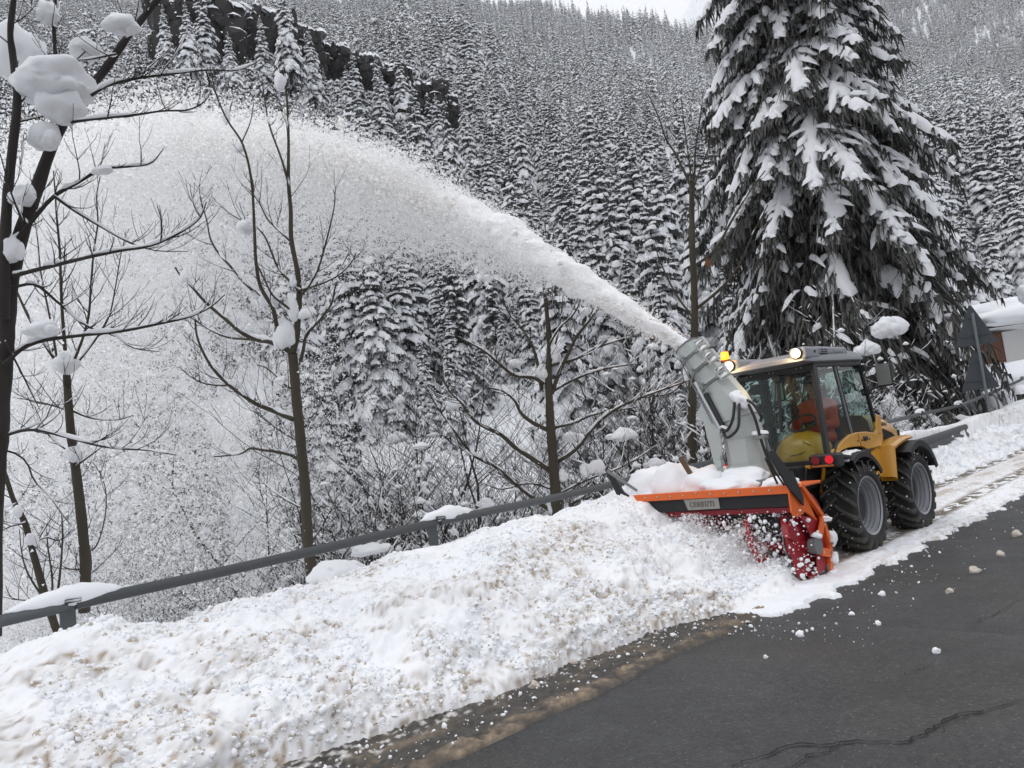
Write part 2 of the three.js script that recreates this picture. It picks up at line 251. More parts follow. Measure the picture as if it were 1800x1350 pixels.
const placedTrees = [];
{ // the forest on the far slopes
  const rnd = rng(5), far = [[], [], [], [], []], cand = [];
  const inView = (p) => { const d = p.clone().sub(EYE), k = d.dot(fwd); if (k < 1) return null; const x = 900 + FPX * d.dot(camRight) / k, y = 675 - FPX * d.dot(camUp) / k; return [x, y, k]; };
  const sample = (r0, r1, a0, a1, spacing, keep) => {
    const n = Math.round(0.5 * R(a1 - a0) * (r1 * r1 - r0 * r0) / (spacing * spacing));
    for (let k = 0; k < n; k++) {
      const r = Math.sqrt(lerp(r0 * r0, r1 * r1, rnd())), az = lerp(a0, a1, rnd()), x = Math.sin(R(az)) * r, z = -Math.cos(R(az)) * r;
      const p = new V3(x, 0, z), q = rnd(), tt = rnd() * 6.28, sc = rnd(); if (!keep(r, az, x, z)) continue;
      p.y = ground(x, z); cand.push({ p, r, az, q, tt, sc });
    }
  };
  const [clearA, clearR] = [(az, r) => az > -23 && az < -17 && r < 62 && r > 38, (az, r) => az > 13.6 && az < 17.5 && r > 118 && r < 165];
  sample(34, 90, -39, 30, 3.9, (r, az, x, z) => SO(x, z)[1] > 13 && !clearA(az, r) && noise(x * 0.09, z * 0.09) > 0.2);
  sample(90, 240, -37, 36, 4.7, (r, az, x, z) => !clearR(az, r) && true && noise(x * 0.05, z * 0.05) > 0.14);
  sample(240, 720, -36, 38, 5.1, (r, az, x, z) => noise(x * 0.02, z * 0.02) > 0.12);
  sample(440, 1000, 19, 42, 4.4, (r, az, x, z) => noise(x * 0.012, z * 0.012) > 0.2);
  const key = [];
  for (const c of cand) { const v = inView(c.p), v2 = inView(c.p.clone().add(new V3(0, 12, 0))); if (!v2 || v2[0] < -120 || v2[0] > 1920 || v2[1] > 1300 || v[1] < -60) continue; c.px = FPX * 14 / v2[2]; key.push(c); }
  key.sort((a, b) => a.r - b.r);
  key.forEach((c, i) => {
    const sc = lerp(0.55, 1.5, c.sc ** 1.2) * (c.r < 60 ? 0.75 : 1) * (0.72 + 0.6 * noise(c.p.x * 0.035 + 40, c.p.z * 0.035 + 40));
    if (i < 290) {
      const k = Math.floor(c.q * 6);
      placedTrees.push(coniferThing(CON_MID[k], 'conifer', 'snow laden conifer standing in the dense forest on the slope across the valley', c.p, sc, c.tt, 'conifers at the front of the forest across the valley'));
    } else far[c.r < 210 ? 5 + Math.floor(c.q * 6) : Math.floor(c.q * 5)] = (far[c.r < 210 ? 5 + Math.floor(c.q * 6) : Math.floor(c.q * 5)] ?? []).concat([]), (far[c.r < 210 ? 5 + Math.floor(c.q * 6) : Math.floor(c.q * 5)]).push([c.p, sc, c.tt]);
  });
  const forest = new THREE.Group(); forest.name = 'forest'; forest.userData = { kind: 'stuff', label: 'far forest of snow covered conifers on the mountain sides' }; scene.add(forest);
  const m4 = new THREE.Matrix4(), q4 = new THREE.Quaternion(), Y = new V3(0, 1, 0), sv = new V3(), tint = new THREE.Color();
  far.forEach((list, k) => {
    if (!list?.length) return;
    const g = k < 5 ? CON_FAR[k] : CON_MID[k - 5];
    for (const [part, mt] of [['crown', MAT.needles], ['snow', MAT.snowTree], ['trunk', MAT.barkDark]]) {
      if (part === 'trunk' && k < 5) continue;
      const im = new THREE.InstancedMesh(g[part], mt, list.length); im.name = part; im.castShadow = im.receiveShadow = true; im.userData.kind = 'stuff';
      list.forEach(([p, sc, tt], i) => { sv.set(sc * (0.68 + 0.6 * ((tt * 7) % 1)), sc, sc * (0.68 + 0.6 * ((tt * 7) % 1))); im.setMatrixAt(i, m4.compose(p, q4.setFromAxisAngle(Y, tt), sv)); });
      forest.add(im);
    }
  });
  console.log('trees', key.length, far.map((l) => l.length));
}
// ---------------------------------------------------------------- road, snow bank, slush
const roadTex = (() => { // asphalt: stone chips in bitumen, worn and damp patches
  const r = rng(31), n = 1024, a = new Float32Array(n * n);
  for (let k = 0; k < n * n; k++) a[k] = r();
  const pick = (i, j) => a[((j & 1023) << 10) | (i & 1023)];
  const f = (u, v, i, j) => { const p = fbm(u * 6, v * 6, 0, 3), chip = (pick(i >> 1, j >> 1) * 0.6 + pick(i, j) * 0.4), big = noise(u * 170, v * 170) * 0.6 + noise(u * 90 + 7, v * 90) * 0.4, c = 61 + (chip - 0.5) * 38 + (big - 0.5) * 26 + (p - 0.5) * 16 + (pick(i >> 2, (j >> 2) + 511) > 0.985 ? 40 : 0), br = sstep(0.52, 0.7, fbm(u * 3 + 4, v * 3, 0, 3)) * 0.04; return [c * (0.985 + br * 0.5), c * 0.985, c * (1.005 - br)]; };
  const t = texture(n, n, f, true); t.repeat.set(1 / 2.6, 1 / 2.6); return t;
})();
const roadBump = (() => { const r = rng(37), n = 512, a = new Float32Array(n * n); for (let k = 0; k < n * n; k++) a[k] = r(); const t = texture(n, n, (u, v, i, j) => { const c = (a[((j >> 1) << 9) | (i >> 1)] * 0.7 + a[(j << 9) | i] * 0.3) * 255; return [c, c, c]; }); t.repeat.set(1 / 1.3, 1 / 1.3); return t; })();
const roadRough = (() => { const t = texture(256, 256, (u, v) => { const c = 150 + 90 * (fbm(u * 9, v * 9, 4, 4) - 0.5); return [c, c, c]; }); t.repeat.set(1 / 4.1, 1 / 4.1); return t; })();
const asphalt = new THREE.MeshPhysicalMaterial({ map: roadTex, bumpMap: roadBump, bumpScale: 0.004, roughnessMap: roadRough, roughness: 1, side: THREE.DoubleSide });
{
  const b = new MB(), ss = [], os = [-60, -30, -14, -9]; for (let s = -40; s < 70; s += s > -12 && s < 30 ? 0.5 : 2) ss.push(s); for (let o = -7; o <= 3.3; o += 0.5) os.push(o);
  for (const s of ss) for (const o of os) { const far = o < -7.5 ? 0 : 0, p = W(s, o, rise(s) + 0.012 * (fbm(s * 0.6, o * 0.6, 0, 2) - 0.5) + far); b.pt(p); b.u.push(s, o); }
  const n = os.length; for (let j = 0; j + 1 < ss.length; j++) for (let i = 0; i + 1 < n; i++) b.quad(j * n + i, (j + 1) * n + i, (j + 1) * n + i + 1, j * n + i + 1);
  const road = structure('road', b.geo(), asphalt, 'dark grey worn asphalt road running uphill past the snow bank');
  const onRoad = (x, y, lift = 0) => { const v = ray(x, y), t = -EYE.y / v.y, p = EYE.clone().addScaledVector(v, t), [s] = SO(p.x, p.z); p.y = rise(s) + lift + 0.003; return p; };
  const crackM = std(0.012, 0.012, 0.012, 0.95), r = rng(77);
  const crack = (pts, w) => { // an opened joint in the asphalt: two ragged lips round a dark gap
    const q = new MB(), fine = []; const cv = new THREE.CatmullRomCurve3(pts.map(([x, y]) => onRoad(x, y))), n = Math.ceil(cv.getLength() / 0.025);
    for (let k = 0; k <= n; k++) { const p = cv.getPoint(k / n), t = cv.getTangent(k / n), sd = new V3(-t.z, 0, t.x), off = (noise(k * 0.35, w * 900) - 0.5) * 0.06 + (noise(k * 1.1, 5 + w * 700) - 0.5) * 0.025, ww = w * (0.25 + 1.3 * noise(k * 0.5, 9)) * Math.sin(Math.PI * clamp(k / n * 0.96 + 0.02)) ** 0.4; p.addScaledVector(sd, off); const [s] = SO(p.x, p.z); p.y = rise(s) + 0.012 * 0.5 + 0.004; fine.push([p.clone().addScaledVector(sd, ww / 2), p.clone().addScaledVector(sd, -ww / 2)]); }
    fine.forEach(([a, c], k) => { q.pt(a); q.pt(c); if (k) q.quad(2 * k - 2, 2 * k - 1, 2 * k + 1, 2 * k); });
    mesh('crack', q.geo(), crackM, road);
  };
  crack([[1285, 1352], [1340, 1330], [1400, 1311], [1455, 1312], [1515, 1307], [1580, 1306], [1620, 1292], [1640, 1280], [1660, 1270], [1710, 1252], [1760, 1243], [1805, 1232]], 0.016);
  crack([[1380, 1352], [1430, 1330], [1480, 1309]], 0.01);
  crack([[1590, 1190], [1610, 1180], [1650, 1168]], 0.006);
  crack([[1650, 1290], [1700, 1262], [1740, 1255]], 0.007);
  crack([[1705, 1100], [1740, 1085], [1800, 1052]], 0.006);
}
const dirtCol = [0.32, 0.245, 0.175], snowCol = [0.87, 0.88, 0.9];
const snowV = new THREE.MeshPhysicalMaterial({ vertexColors: true, roughness: 0.8, side: THREE.DoubleSide });
// thrown snow: height over the road and how much grit is in it
function bank(s, o) {
  const wob = (fbm(s * 0.9, 2.5, 0, 3) - 0.5) * 0.5;
  let foot = LIN([[-9, 1.0], [-4, 0.78], [-2.4, 0.6], [-0.7, 0.58], [0.2, 0.25], [0.9, 0.1], [1.5, 0.3]], s) + wob * (s < 0 ? 0.6 : 0.3);
  const crest = LIN([[-9, 0.66], [-5, 0.7], [-3, 0.72], [-1, 0.78], [0.4, 0.84], [1.2, 0.98], [1.9, 1.1], [2.6, 1.02], [3.6, 0.93], [30, 0.93]], s) + (fbm(s * 0.7, 8.1, 0, 2) - 0.5) * 0.16;
  let h;
  const d = o - foot;
  if (d <= 0) h = 0;
  else h = crest * (0.22 * (1 - Math.exp(-d / 0.12)) + 0.78 * sstep(-0.15, 1.75, d) ** 0.9);
  const eaten = sstep(-1.1, 0.35, s) * (s < 2.2 ? 1 : 0);   // where the blower bites
  if (s < 2.0 && eaten > 0) { const low = 0.06 * sstep(0, 0.2, d) + 0.1 * sstep(0.1, 0.6, o) + 0.46 * sstep(0.55, 1.5, o) + (crest - 0.62) * sstep(1.55, 2.35, o); h = lerp(h, Math.min(h, low), eaten); }
  const wall = 2.05 + (fbm(s * 1.1, 4.4, 0, 3) - 0.5) * 0.35 + 0.16 * sstep(6, 12, s);          // cut face behind the machine
  if (s >= 2.0) { const fl = 0.02, loose = 0.34 * Math.exp(-(((o - wall - 0.02) / 0.3) ** 2)) * (0.4 + fbm(s * 1.7, 1.1, 0, 2)); h = Math.max(o > wall ? lerp(fl, crest, sstep(wall, wall + 0.2, o)) : fl, o < wall + 0.2 ? loose * sstep(wall - 0.75, wall - 0.1, o) * 1.5 : 0); }
  h *= 1 - 0.2 * sstep(2.6, 3.3, o) ; 
  if (o > 3.25) h -= (o - 3.25) * 0.9 + 0.4 * (o - 3.25) ** 2;
  const q = o + 0.85 * Math.min(h, 1.4), steep = clamp(0.3 + 0.9 * Math.exp(-d / 0.3)) * (d > 0 ? 1 : 0);
  // clods and granular lumps
  const rough = clamp(d / 0.15) * (o > 3.4 ? 0.4 : 1) * (s > 2 ? clamp((o - wall + 0.6) / 0.3) : 1), lowk = 1 - sstep(0.5, 1.8, d);
  let n = (fbm(s * 1.6, q * 1.6, 0, 3) - 0.5) * 0.3 + (0.4 - worley(s * 2.1 + fbm(s * 2, q * 2) * 2, q * 2.2) ** 2) * 0.08;
  const crumbly = 0.35 + 1.1 * sstep(0.4, 0.62, fbm(s * 1.7 + 8, q * 1.7, 0, 3) + 0.12 * lowk);
  const dome = (x, y, k) => { const w = worley(x, y); return (0.4 - w * w) * k; };
  n += dome(s * 4.6 + fbm(s * 3, q * 3) * 1.5, q * 5, 0.055) + (dome(s * 9 + fbm(s * 7, q * 7), q * 9.5 + 3, 0.04 + 0.02 * lowk) + dome(s * 18 + 9, q * 19, 0.022) + (noise(s * 37, q * 37) - 0.5) * 0.012) * crumbly;
  n *= rough; h += n * (1 - 0.55 * steep);
  const g = fbm(s * 1.3 + 3, q * 1.9, 0, 4), g2 = fbm(s * 6, q * 6, 1.5, 3), grain = noise(s * 38, q * 38), grain2 = noise(s * 17 + 5, q * 17);
  const patch = sstep(0.46, 0.64, g * 0.62 + g2 * 0.38 + 0.1 * lowk - 0.01 - (o > 2.4 ? 0.08 : 0));
  let dirt = patch * (0.25 + 0.75 * sstep(0.42, 0.62, grain * 0.6 + grain2 * 0.4)) + 0.8 * sstep(0.66, 0.8, grain * 0.5 + grain2 * 0.5) * sstep(0.36, 0.5, g + 0.12 * lowk);
  dirt *= 0.35 + 0.9 * sstep(0.25, 0.6, worley(s * 9 + fbm(s * 7, q * 7), q * 9.5 + 3));
  if (s > 0.1 && s < 2) dirt *= 0.5; if (s > 3) dirt *= 0.5;
  dirt = Math.max(dirt, sstep(0.5, 0.6, grain * 0.5 + grain2 * 0.3 + g2 * 0.2 - 0.3 * clamp(d / 0.35) + 0.08) * (0.6 + 0.4 * grain2) * (s < 0.2 ? 1 : 0.15));
  return [h, clamp(dirt), d, n * steep];
}
{
  const ss = [], os = []; let s = -7.2;
  while (s < 34) { ss.push(s); s += s < -3.5 ? 0.03 : s < 2 ? 0.024 : s < 6 ? 0.05 : 0.07 + (s - 6) * 0.004; }
  for (let o = -0.1; o < 6.2;) { os.push(o); o += o < 3.4 ? 0.024 : 0.06; }
  const b = new MB();
  for (const s of ss) for (const o of os) {
    const [h, dirt, d, push] = bank(s, o), under = nearHeight(s, o) + 0.05, y = Math.max(o > 3.3 ? under - 0.12 : -9, rise(s) + (h > 0.004 ? h : -0.04));
    // overhang a little so that lumps are not a plain height field
    const p = W(s + (noise(s * 9, o * 9) - 0.5) * 0.02, o - 0.9 * push - 0.5 * Math.max(0, fbm(s * 4, o * 4, 3, 2) - 0.5) * clamp(d * 2) * 0.18, y); b.pt(p);
    const c = [0, 1, 2].map((k) => lerp(snowCol[k], dirtCol[k] * (0.7 + 0.6 * noise(s * 13, o * 13)), dirt * (0.5 + 0.5 * sstep(0.5, 0.75, noise(s * 29, o * 29 + h * 25))))); b.c.push(...c);
  }
  const n = os.length; for (let j = 0; j + 1 < ss.length; j++) for (let i = 0; i + 1 < n; i++) b.quad(j * n + i, (j + 1) * n + i, (j + 1) * n + i + 1, j * n + i + 1);
  const m = structure('snow_bank', b.geo(), snowV, 'long bank of ploughed snow flecked with brown grit beside the road');
}
{ // grit and slush left along the foot of the bank, then the packed snow and wet tracks behind the machine
  const b = new MB(), ss = [], os = []; for (let s = -7.2; s < 1.2; s += 0.022) ss.push(s); for (let o = -0.16; o < 1.3; o += 0.022) os.push(o);
  for (const s of ss) for (const o of os) {
    const edge = -0.02 + (fbm(s * 2.2, 1, 0, 3) - 0.5) * 0.16, in1 = sstep(edge - 0.03, edge + 0.04, o) * (1 - sstep(0.35, 0.9, s)), lip = Math.exp(-(((o - edge - 0.1) / 0.07) ** 2));
    const g = fbm(s * 9, o * 9, 0, 3), w = worley(s * 30, o * 30);
    b.pt(W(s, o, rise(s) + (in1 > 0.25 ? 0.006 + in1 * (0.004 + 0.022 * lip * g + 0.04 * Math.max(0, g - 0.5) + (0.5 - w) * 0.02 + (noise(s * 45, o * 45) - 0.5) * 0.012) : -0.03)));
    const tan = clamp(lip * 0.9 * sstep(0.35, 0.6, g) + 0.35 * sstep(0.5, 0.7, fbm(s * 3, o * 7, 2, 3)));
    const gr = (0.55 + 0.9 * noise(s * 47, o * 47)) * (0.75 + 0.5 * g), tn = clamp(tan * (0.4 + 1.2 * noise(s * 31 + 3, o * 31))), sn = 0.8 * sstep(0.74, 0.86, noise(s * 26, o * 26 + 9) * 0.7 + 0.3 * sstep(0.25, 0.6, o)); b.c.push(lerp(lerp(0.05, 0.24, tn) * gr, 0.7, sn), lerp(lerp(0.043, 0.18, tn) * gr, 0.67, sn), lerp(lerp(0.036, 0.12, tn) * gr, 0.64, sn));
  }
  let n = os.length; for (let j = 0; j + 1 < ss.length; j++) for (let i = 0; i + 1 < n; i++) b.quad(j * n + i, (j + 1) * n + i, (j + 1) * n + i + 1, j * n + i + 1);
  structure('slush', b.geo(), new THREE.MeshPhysicalMaterial({ vertexColors: true, roughness: 0.55, side: THREE.DoubleSide }), 'strip of wet brown grit along the foot of the snow bank');
  const c = new MB(), s2 = [], o2 = []; for (let s = -0.4; s < 34;) { s2.push(s); s += s < 6 ? 0.03 : 0.045 + (s - 6) * 0.006; } for (let o = -0.75; o < 2.6; o += 0.026) o2.push(o);
  for (const s of s2) for (const o of o2) {
    const jag = (fbm(s * 2.6, 3, 0, 4) - 0.5) * 0.5 + (fbm(s * 9, o * 9, 0, 2) - 0.5) * 0.35, startK = 1 - sstep(-0.3, 0.5, s), a = -0.22 + 0.25 * startK + jag * (0.7) + 0.06 * sstep(6, 14, s);
    const cover = sstep(a - 0.02, a + 0.05, o) * sstep(-0.12, 0.06, s - 0.0 + jag * 0.9), g = fbm(s * 5, o * 8, 0, 3), fine = noise(s * 40, o * 40);
    const t1 = Math.exp(-(((o - 0.42) / 0.16) ** 4)) , t2 = Math.exp(-(((o - 1.45) / 0.2) ** 4)), mid = Math.exp(-(((o - 0.95) / 0.28) ** 4));
    const lug = Math.sin(s * 42 + Math.abs(o - 0.95) * 20) * 0.5 + 0.5;
    let h = cover > 0.2 ? 0.006 + 0.03 * cover * (0.25 + g) + fine * 0.014 + 0.02 * (0.45 - worley(s * 9, o * 11) ** 2) * sstep(0.4, 0.6, g) : -0.05, br = 0;
    const trk = Math.max(t1, t2);
    h -= 0.016 * trk * (cover > 0.2 ? 1 : 0); br = 0.9 * trk * sstep(0.25, 0.5, g + 0.2);
    h += mid * 0.018 * lug * (s > 2 ? 1 : 0); br = Math.max(br, 0.5 * sstep(0.55, 0.72, 0.5 * g + 0.5 * noise(s * 24, o * 30)) * sstep(1, 3, s), 0.55 * mid * (1 - lug) + 0.45 * sstep(0.5, 0.66, fbm(s * 1.2, o * 5, 3, 3)) * sstep(0.2, 0.5, o));
    if (s < 2.4) br *= sstep(1.2, 2.4, s);
    c.pt(W(s, o, rise(s) + (cover > 0.2 ? Math.max(h, 0.008) : -0.05)));
    const dk = trk * br; c.c.push(lerp(lerp(0.85, 0.42, br), 0.1, dk * 0.9), lerp(lerp(0.86, 0.34, br), 0.085, dk * 0.9), lerp(lerp(0.89, 0.26, br), 0.07, dk * 0.9));
  }
  n = o2.length; for (let j = 0; j + 1 < s2.length; j++) for (let i = 0; i + 1 < n; i++) c.quad(j * n + i, (j + 1) * n + i, (j + 1) * n + i + 1, j * n + i + 1);
  structure('packed_snow', c.geo(), snowV, 'thin packed snow with brown wheel ruts behind the machine');
}
// loose clods: the larger ones on the asphalt one by one, crumbs as a mass
function clodGeo(seed, det = 1) { const g = mergeVertices(new THREE.IcosahedronGeometry(1, det).deleteAttribute('normal').deleteAttribute('uv')), p = g.attributes.position, v = new V3(); for (let k = 0; k < p.count; k++) { v.fromBufferAttribute(p, k); const q = 0.5 + 0.75 * noise(v.x * 1.3 + seed * 9, v.y * 1.3 + 5, v.z * 1.3 + 7) + 0.4 * noise(v.x * 3 + seed, v.y * 3, v.z * 3 + 2); v.multiplyScalar(q); v.y *= 0.8; p.setXYZ(k, v.x, v.y, v.z); } g.computeVertexNormals(); return g; }
const CLODS = [1, 2, 3, 4].map((k) => clodGeo(k, 2)), CRUMBS = [5, 6, 7].map((k) => clodGeo(k, 1));
{
  const dirtySnow = std(0.55, 0.5, 0.44, 0.8), list = [[1645, 1147, 7, 'small white clod of snow alone on the asphalt below the wheels'], [1406, 1118, 7, 'white clod of snow on the asphalt in front of the snow bank foot'], [1787, 943, 8, 'pale brown clod of snow near the right edge of the road'], [1759, 977, 7, 'pale brown clod of snow on the road beneath the topmost one'], [1715, 1007, 9, 'brownish lump of dirty snow on the asphalt right of the rear wheel'], [1670, 1042, 6, 'dirty small clod of snow midway between wheel and road crack'], [940, 1211, 10, 'dirty pebble sized clod on the brown grit at the bank foot'], [1009, 1169, 8, 'pale clod of snow at the edge of the brown grit strip'], [1550, 1047, 6, 'white clod of snow just outside the white road edge'], [1498, 1082, 5, 'tiny white clod of snow right of the blower housing'], [1544, 1098, 5, 'tiny white clod of snow on bare asphalt below the front wheel'], [1185, 1119, 5, 'tiny white clod on the asphalt under the bank corner'], [1346, 1156, 4, 'tiniest grey clod on the open asphalt']];
  list.forEach(([x, y, px, label], k) => { const v = ray(x, y), p = EYE.clone().addScaledVector(v, -EYE.y / v.y), d = p.clone().sub(EYE).dot(fwd), [s] = SO(p.x, p.z), r = px * d / FPX; const m = mesh('snow_clod', CLODS[k % 4], k > 1 && k < 8 ? dirtySnow : MAT.snow); p.y = rise(s) + r * 0.45; m.position.copy(p); m.scale.setScalar(r); m.rotation.y = k; tag(m, label, 'snow clod', 'clods of snow lying on the road'); });
  const rnd = rng(91), q4 = new THREE.Quaternion(), e = new THREE.Euler(), m4 = new THREE.Matrix4(), root = new THREE.Group(); root.name = 'snow_crumbs'; root.userData = { kind: 'stuff', label: 'crumbs of snow scattered over the bank and the road edge' }; scene.add(root);
  const sets = [[], [], [], [], [], []], tanSnow = std(0.52, 0.45, 0.37, 0.85);
  for (let k = 0; k < 30000; k++) { const s = lerp(-5.4, 1.5, rnd()), o = 0.35 + 2.6 * rnd() ** 1.5, [h, dirt, d, push] = bank(s, o); if (h < 0.02 || d < 0.02 || fbm(s * 2.1 + 4, o * 2.1, 0, 3) + 0.1 * (1 - clamp(d)) < 0.44) continue; const r = 0.0055 + 0.018 * rnd() ** 4; const tan = rnd() < 0.05 + 0.65 * dirt; (tan ? sets[3 + k % 3] : sets[k % 3]).push([W(s, o - 0.9 * push, rise(s) + h + r * 0.1), tan ? r * 0.72 : r]); }
  for (let k = 0; k < 550; k++) { const s = lerp(-0.6, 16, rnd() ** 1.8), o = 0.0 - 1.2 * rnd() ** 3.4, r = 0.003 + 0.012 * rnd() ** 4; sets[k % 3].push([W(s, o, rise(s) + r * 0.5 + 0.005), r]); }
  for (let k = 0; k < 500; k++) { const s = lerp(-5, 1, rnd()), o = 0.1 + 0.6 * rnd(), r = 0.004 + 0.01 * rnd() ** 3; sets[k % 3].push([W(s, o, rise(s) + r * 0.6 + 0.012), r]); }
  for (let k = 0; k < 1500; k++) { const s = lerp(5, 26, rnd()), o = 1.5 + 0.8 * rnd(), [h] = bank(s, o), r = 0.02 + 0.07 * rnd() ** 3; sets[k % 3].push([W(s, o, rise(s) + Math.max(h, 0) + r * 0.2), r]); }
  sets.forEach((l, k) => { const im = new THREE.InstancedMesh(CRUMBS[k % 3], k > 2 ? tanSnow : MAT.snow, l.length); im.name = 'crumb'; im.userData.kind = 'stuff'; im.castShadow = im.receiveShadow = true; l.forEach(([p, r], i) => im.setMatrixAt(i, m4.compose(p, q4.setFromEuler(e.set(rnd() * 6, rnd() * 6, rnd() * 6)), new V3(r * (0.7 + 0.7 * rnd()), r * (0.6 + 0.5 * rnd()), r * (0.7 + 0.7 * rnd()))))); root.add(im); });
}
// ---------------------------------------------------------------- guard rail: round top pipe on hooked posts, lower beam showing on the right
{
  const steel = std(0.11, 0.12, 0.125, 0.5, 0.7, { bumpMap: roadBump, bumpScale: 0.0008 }), rust = std(0.08, 0.085, 0.087, 0.6, 0.4);
  const RO = 3.2, ry = (s) => LIN([[-8, 0.82], [-4.9, 0.89], [-0.8, 1.02], [2, 1.08], [5.1, 1.18], [11.7, 1.37], [14.6, 1.47], [17.7, 1.55], [20.6, 1.78], [22.4, 1.94], [24.5, 2.12], [30, 2.7]], s);
  const posts = [-7.9, -4.42, -0.82, 2.75, 6.1, 9.2, 11.9, 14.56, 17.68, 20.6, 22.6, 25.2];
  const t = thing('guard_rail', 'grey steel guard rail with round top pipe running along the snow bank', 'guard rail', W(posts[0], RO, 0));
  const O = t.position;
  for (let k = 0; k + 1 < posts.length; k++) {
    const b = new MB(), pts = []; for (let j = 0; j <= 6; j++) { const s = lerp(posts[k] + 0.03, posts[k + 1] - 0.03, j / 6); pts.push(W(s, RO, ry(s) - 0.012 * Math.sin(j / 6 * 3.14)).sub(O)); }
    b.tube(pts, 0.045, 14); mesh('top_rail', b.geo(), k % 3 === 1 ? rust : steel, t);
  }
  for (const s of posts) { // a bent plate post: hooks over the pipe and goes down on the valley side
    const prof = [[0.10, -1.5], [0.10, -0.42], [0.12, -0.2], [0.115, -0.06], [0.06, 0.035], [-0.02, 0.058], [-0.07, 0.03]], b = new MB(), w = 0.055, th = 0.014;
    if (s > 13) { prof.splice(0, 7, [-0.24, -0.9], [-0.25, -0.34], [-0.22, -0.16], [-0.15, -0.02], [-0.06, 0.05], [0.03, 0.062], [0.07, 0.03]); }
    prof.forEach(([o, y], k) => { const [o2, y2] = prof[Math.min(k + 1, prof.length - 1)], [o1, y1] = prof[Math.max(0, k - 1)], l = Math.hypot(o2 - o1, y2 - y1), nx = (y2 - y1) / l * th, ny = -(o2 - o1) / l * th; for (const [ds, sg] of [[-w, 1], [w, 1], [w, -1], [-w, -1]]) b.pt(W(s + ds, RO + o + nx * sg, ry(s) + y + ny * sg).sub(O)); if (k) for (let q = 0; q < 4; q++) { const q2 = (q + 1) % 4, a = (k - 1) * 4; b.quad(a + q, a + q2, a + 4 + q2, a + 4 + q); } });
    mesh('post', toCreasedNormals(b.geo(), 0.6), steel, t);
  }
  const bm = new MB(), prof = [[0, 0.15], [-0.04, 0.12], [-0.045, 0.06], [0, 0.02], [0, -0.02], [-0.045, -0.06], [-0.04, -0.12], [0, -0.15]];
  const sl = []; for (let s = 7.5; s < 15.5; s += 0.5) sl.push(s);
  sl.forEach((s, j) => { prof.forEach(([o, y]) => bm.pt(W(s, 2.1 + 0.16 * sstep(6, 12, s) + 0.1 * sstep(12, 15.5, s) + o, ry(s) - 0.56 + y * 1.15).sub(O))); if (j) for (let q = 0; q + 1 < prof.length; q++) { const a = (j - 1) * prof.length + q, c = j * prof.length + q; bm.quad(a, a + 1, c + 1, c); } });
  mesh('lower_beam', bm.geo(), rust, t);
  // snow sitting on the rail
  const cap = (s0, s1, r, label) => { const b = new MB(), pts = [], rs = [], n = 14, rnd = rng(Math.round(s0 * 100) + 999); for (let j = 0; j <= n; j++) { const s = lerp(s0, s1, j / n); pts.push(W(s, RO + 0.02 * rnd(), ry(s) + 0.035 + r * 0.35 * Math.sin(j / n * 3.14) + 0.012 * rnd())); rs.push(Math.max(0.006, r * Math.sin(j / n * 3.14) ** 0.55 * (0.8 + 0.35 * rnd()))); } b.tube(pts, rs, 9); const m = mesh('cap_snow', b.geo(), MAT.snow); tag(m, label, 'snow patch'); };
  cap(-4.85, -4.05, 0.08, 'long cap of snow on the rail post at the lower left'); cap(-1.05, -0.3, 0.075, 'cap of snow on the rail post in the middle of the fence');
  cap(14.3, 14.9, 0.07, 'snow cap on the first hooked post behind the tractor'); cap(17.4, 18.0, 0.07, 'snow cap on the second hooked post behind the tractor'); cap(20.3, 20.9, 0.08, 'snow cap on the rail post below the triangular signs');
}
// ---------------------------------------------------------------- the tractor with its snow blower (x forward, z to its right, which is the valley side)
const TS = 3.3, TO = 0.95, TURN = Math.atan2(-0.7, -0.714), TBASE = W(TS, TO, 0.02);
const PM = {
  yellow: std(0.6, 0.285, 0.018, 0.32, 0, { clearcoat: 0.5, clearcoatRoughness: 0.25 }), orange: std(0.72, 0.13, 0.018, 0.4), red: std(0.3, 0.01, 0.018, 0.4), black: std(0.014, 0.014, 0.016, 0.5), matte: std(0.01, 0.01, 0.011, 0.85),
  rubber: std(0.014, 0.014, 0.014, 0.75), roof: std(0.23, 0.24, 0.265, 0.45), rim: std(0.3, 0.31, 0.33, 0.4, 0.3), rimDark: std(0.03, 0.03, 0.032, 0.5), chute: std(0.44, 0.465, 0.45, 0.42, 0.2), chuteDark: std(0.2, 0.215, 0.21, 0.5, 0.3), steel: std(0.5, 0.51, 0.52, 0.28, 0.9), flap: std(0.012, 0.012, 0.014, 0.7),
  glass: std(0.62, 0.75, 0.71, 0.04, 0, { transmission: 1, thickness: 0, ior: 1.45 }), mirror: std(0.25, 0.26, 0.25, 0.35, 0.6), amber: std(0.8, 0.3, 0.02, 0.3, 0, { emissive: new THREE.Color(1, 0.3, 0.01), emissiveIntensity: 1.6 }), tail: std(0.4, 0.01, 0.015, 0.25, 0, { emissive: new THREE.Color(0.8, 0.01, 0.03), emissiveIntensity: 0.5 }), tailDim: std(0.25, 0.012, 0.02, 0.25), lampOn: std(0.9, 0.85, 0.7, 0.3, 0, { emissive: new THREE.Color(1, 0.86, 0.55), emissiveIntensity: 2.6 }), amberDim: std(0.45, 0.12, 0.03, 0.4), plate: std(0.33, 0.32, 0.29, 0.45, 0.6), print: std(0.05, 0.04, 0.02, 0.6),
  cloth: std(0.55, 0.055, 0.012, 0.75), glove: std(0.02, 0.022, 0.024, 0.8), skin: std(0.42, 0.24, 0.17, 0.6), hair: std(0.03, 0.025, 0.022, 0.85), trousers: std(0.03, 0.035, 0.05, 0.8), tread: std(0.05, 0.048, 0.04, 0.85), grime: std(0.11, 0.1, 0.085, 0.9),
};
const font = await new FontLoader().loadAsync('fonts/droid/droid_sans_bold.typeface.json');
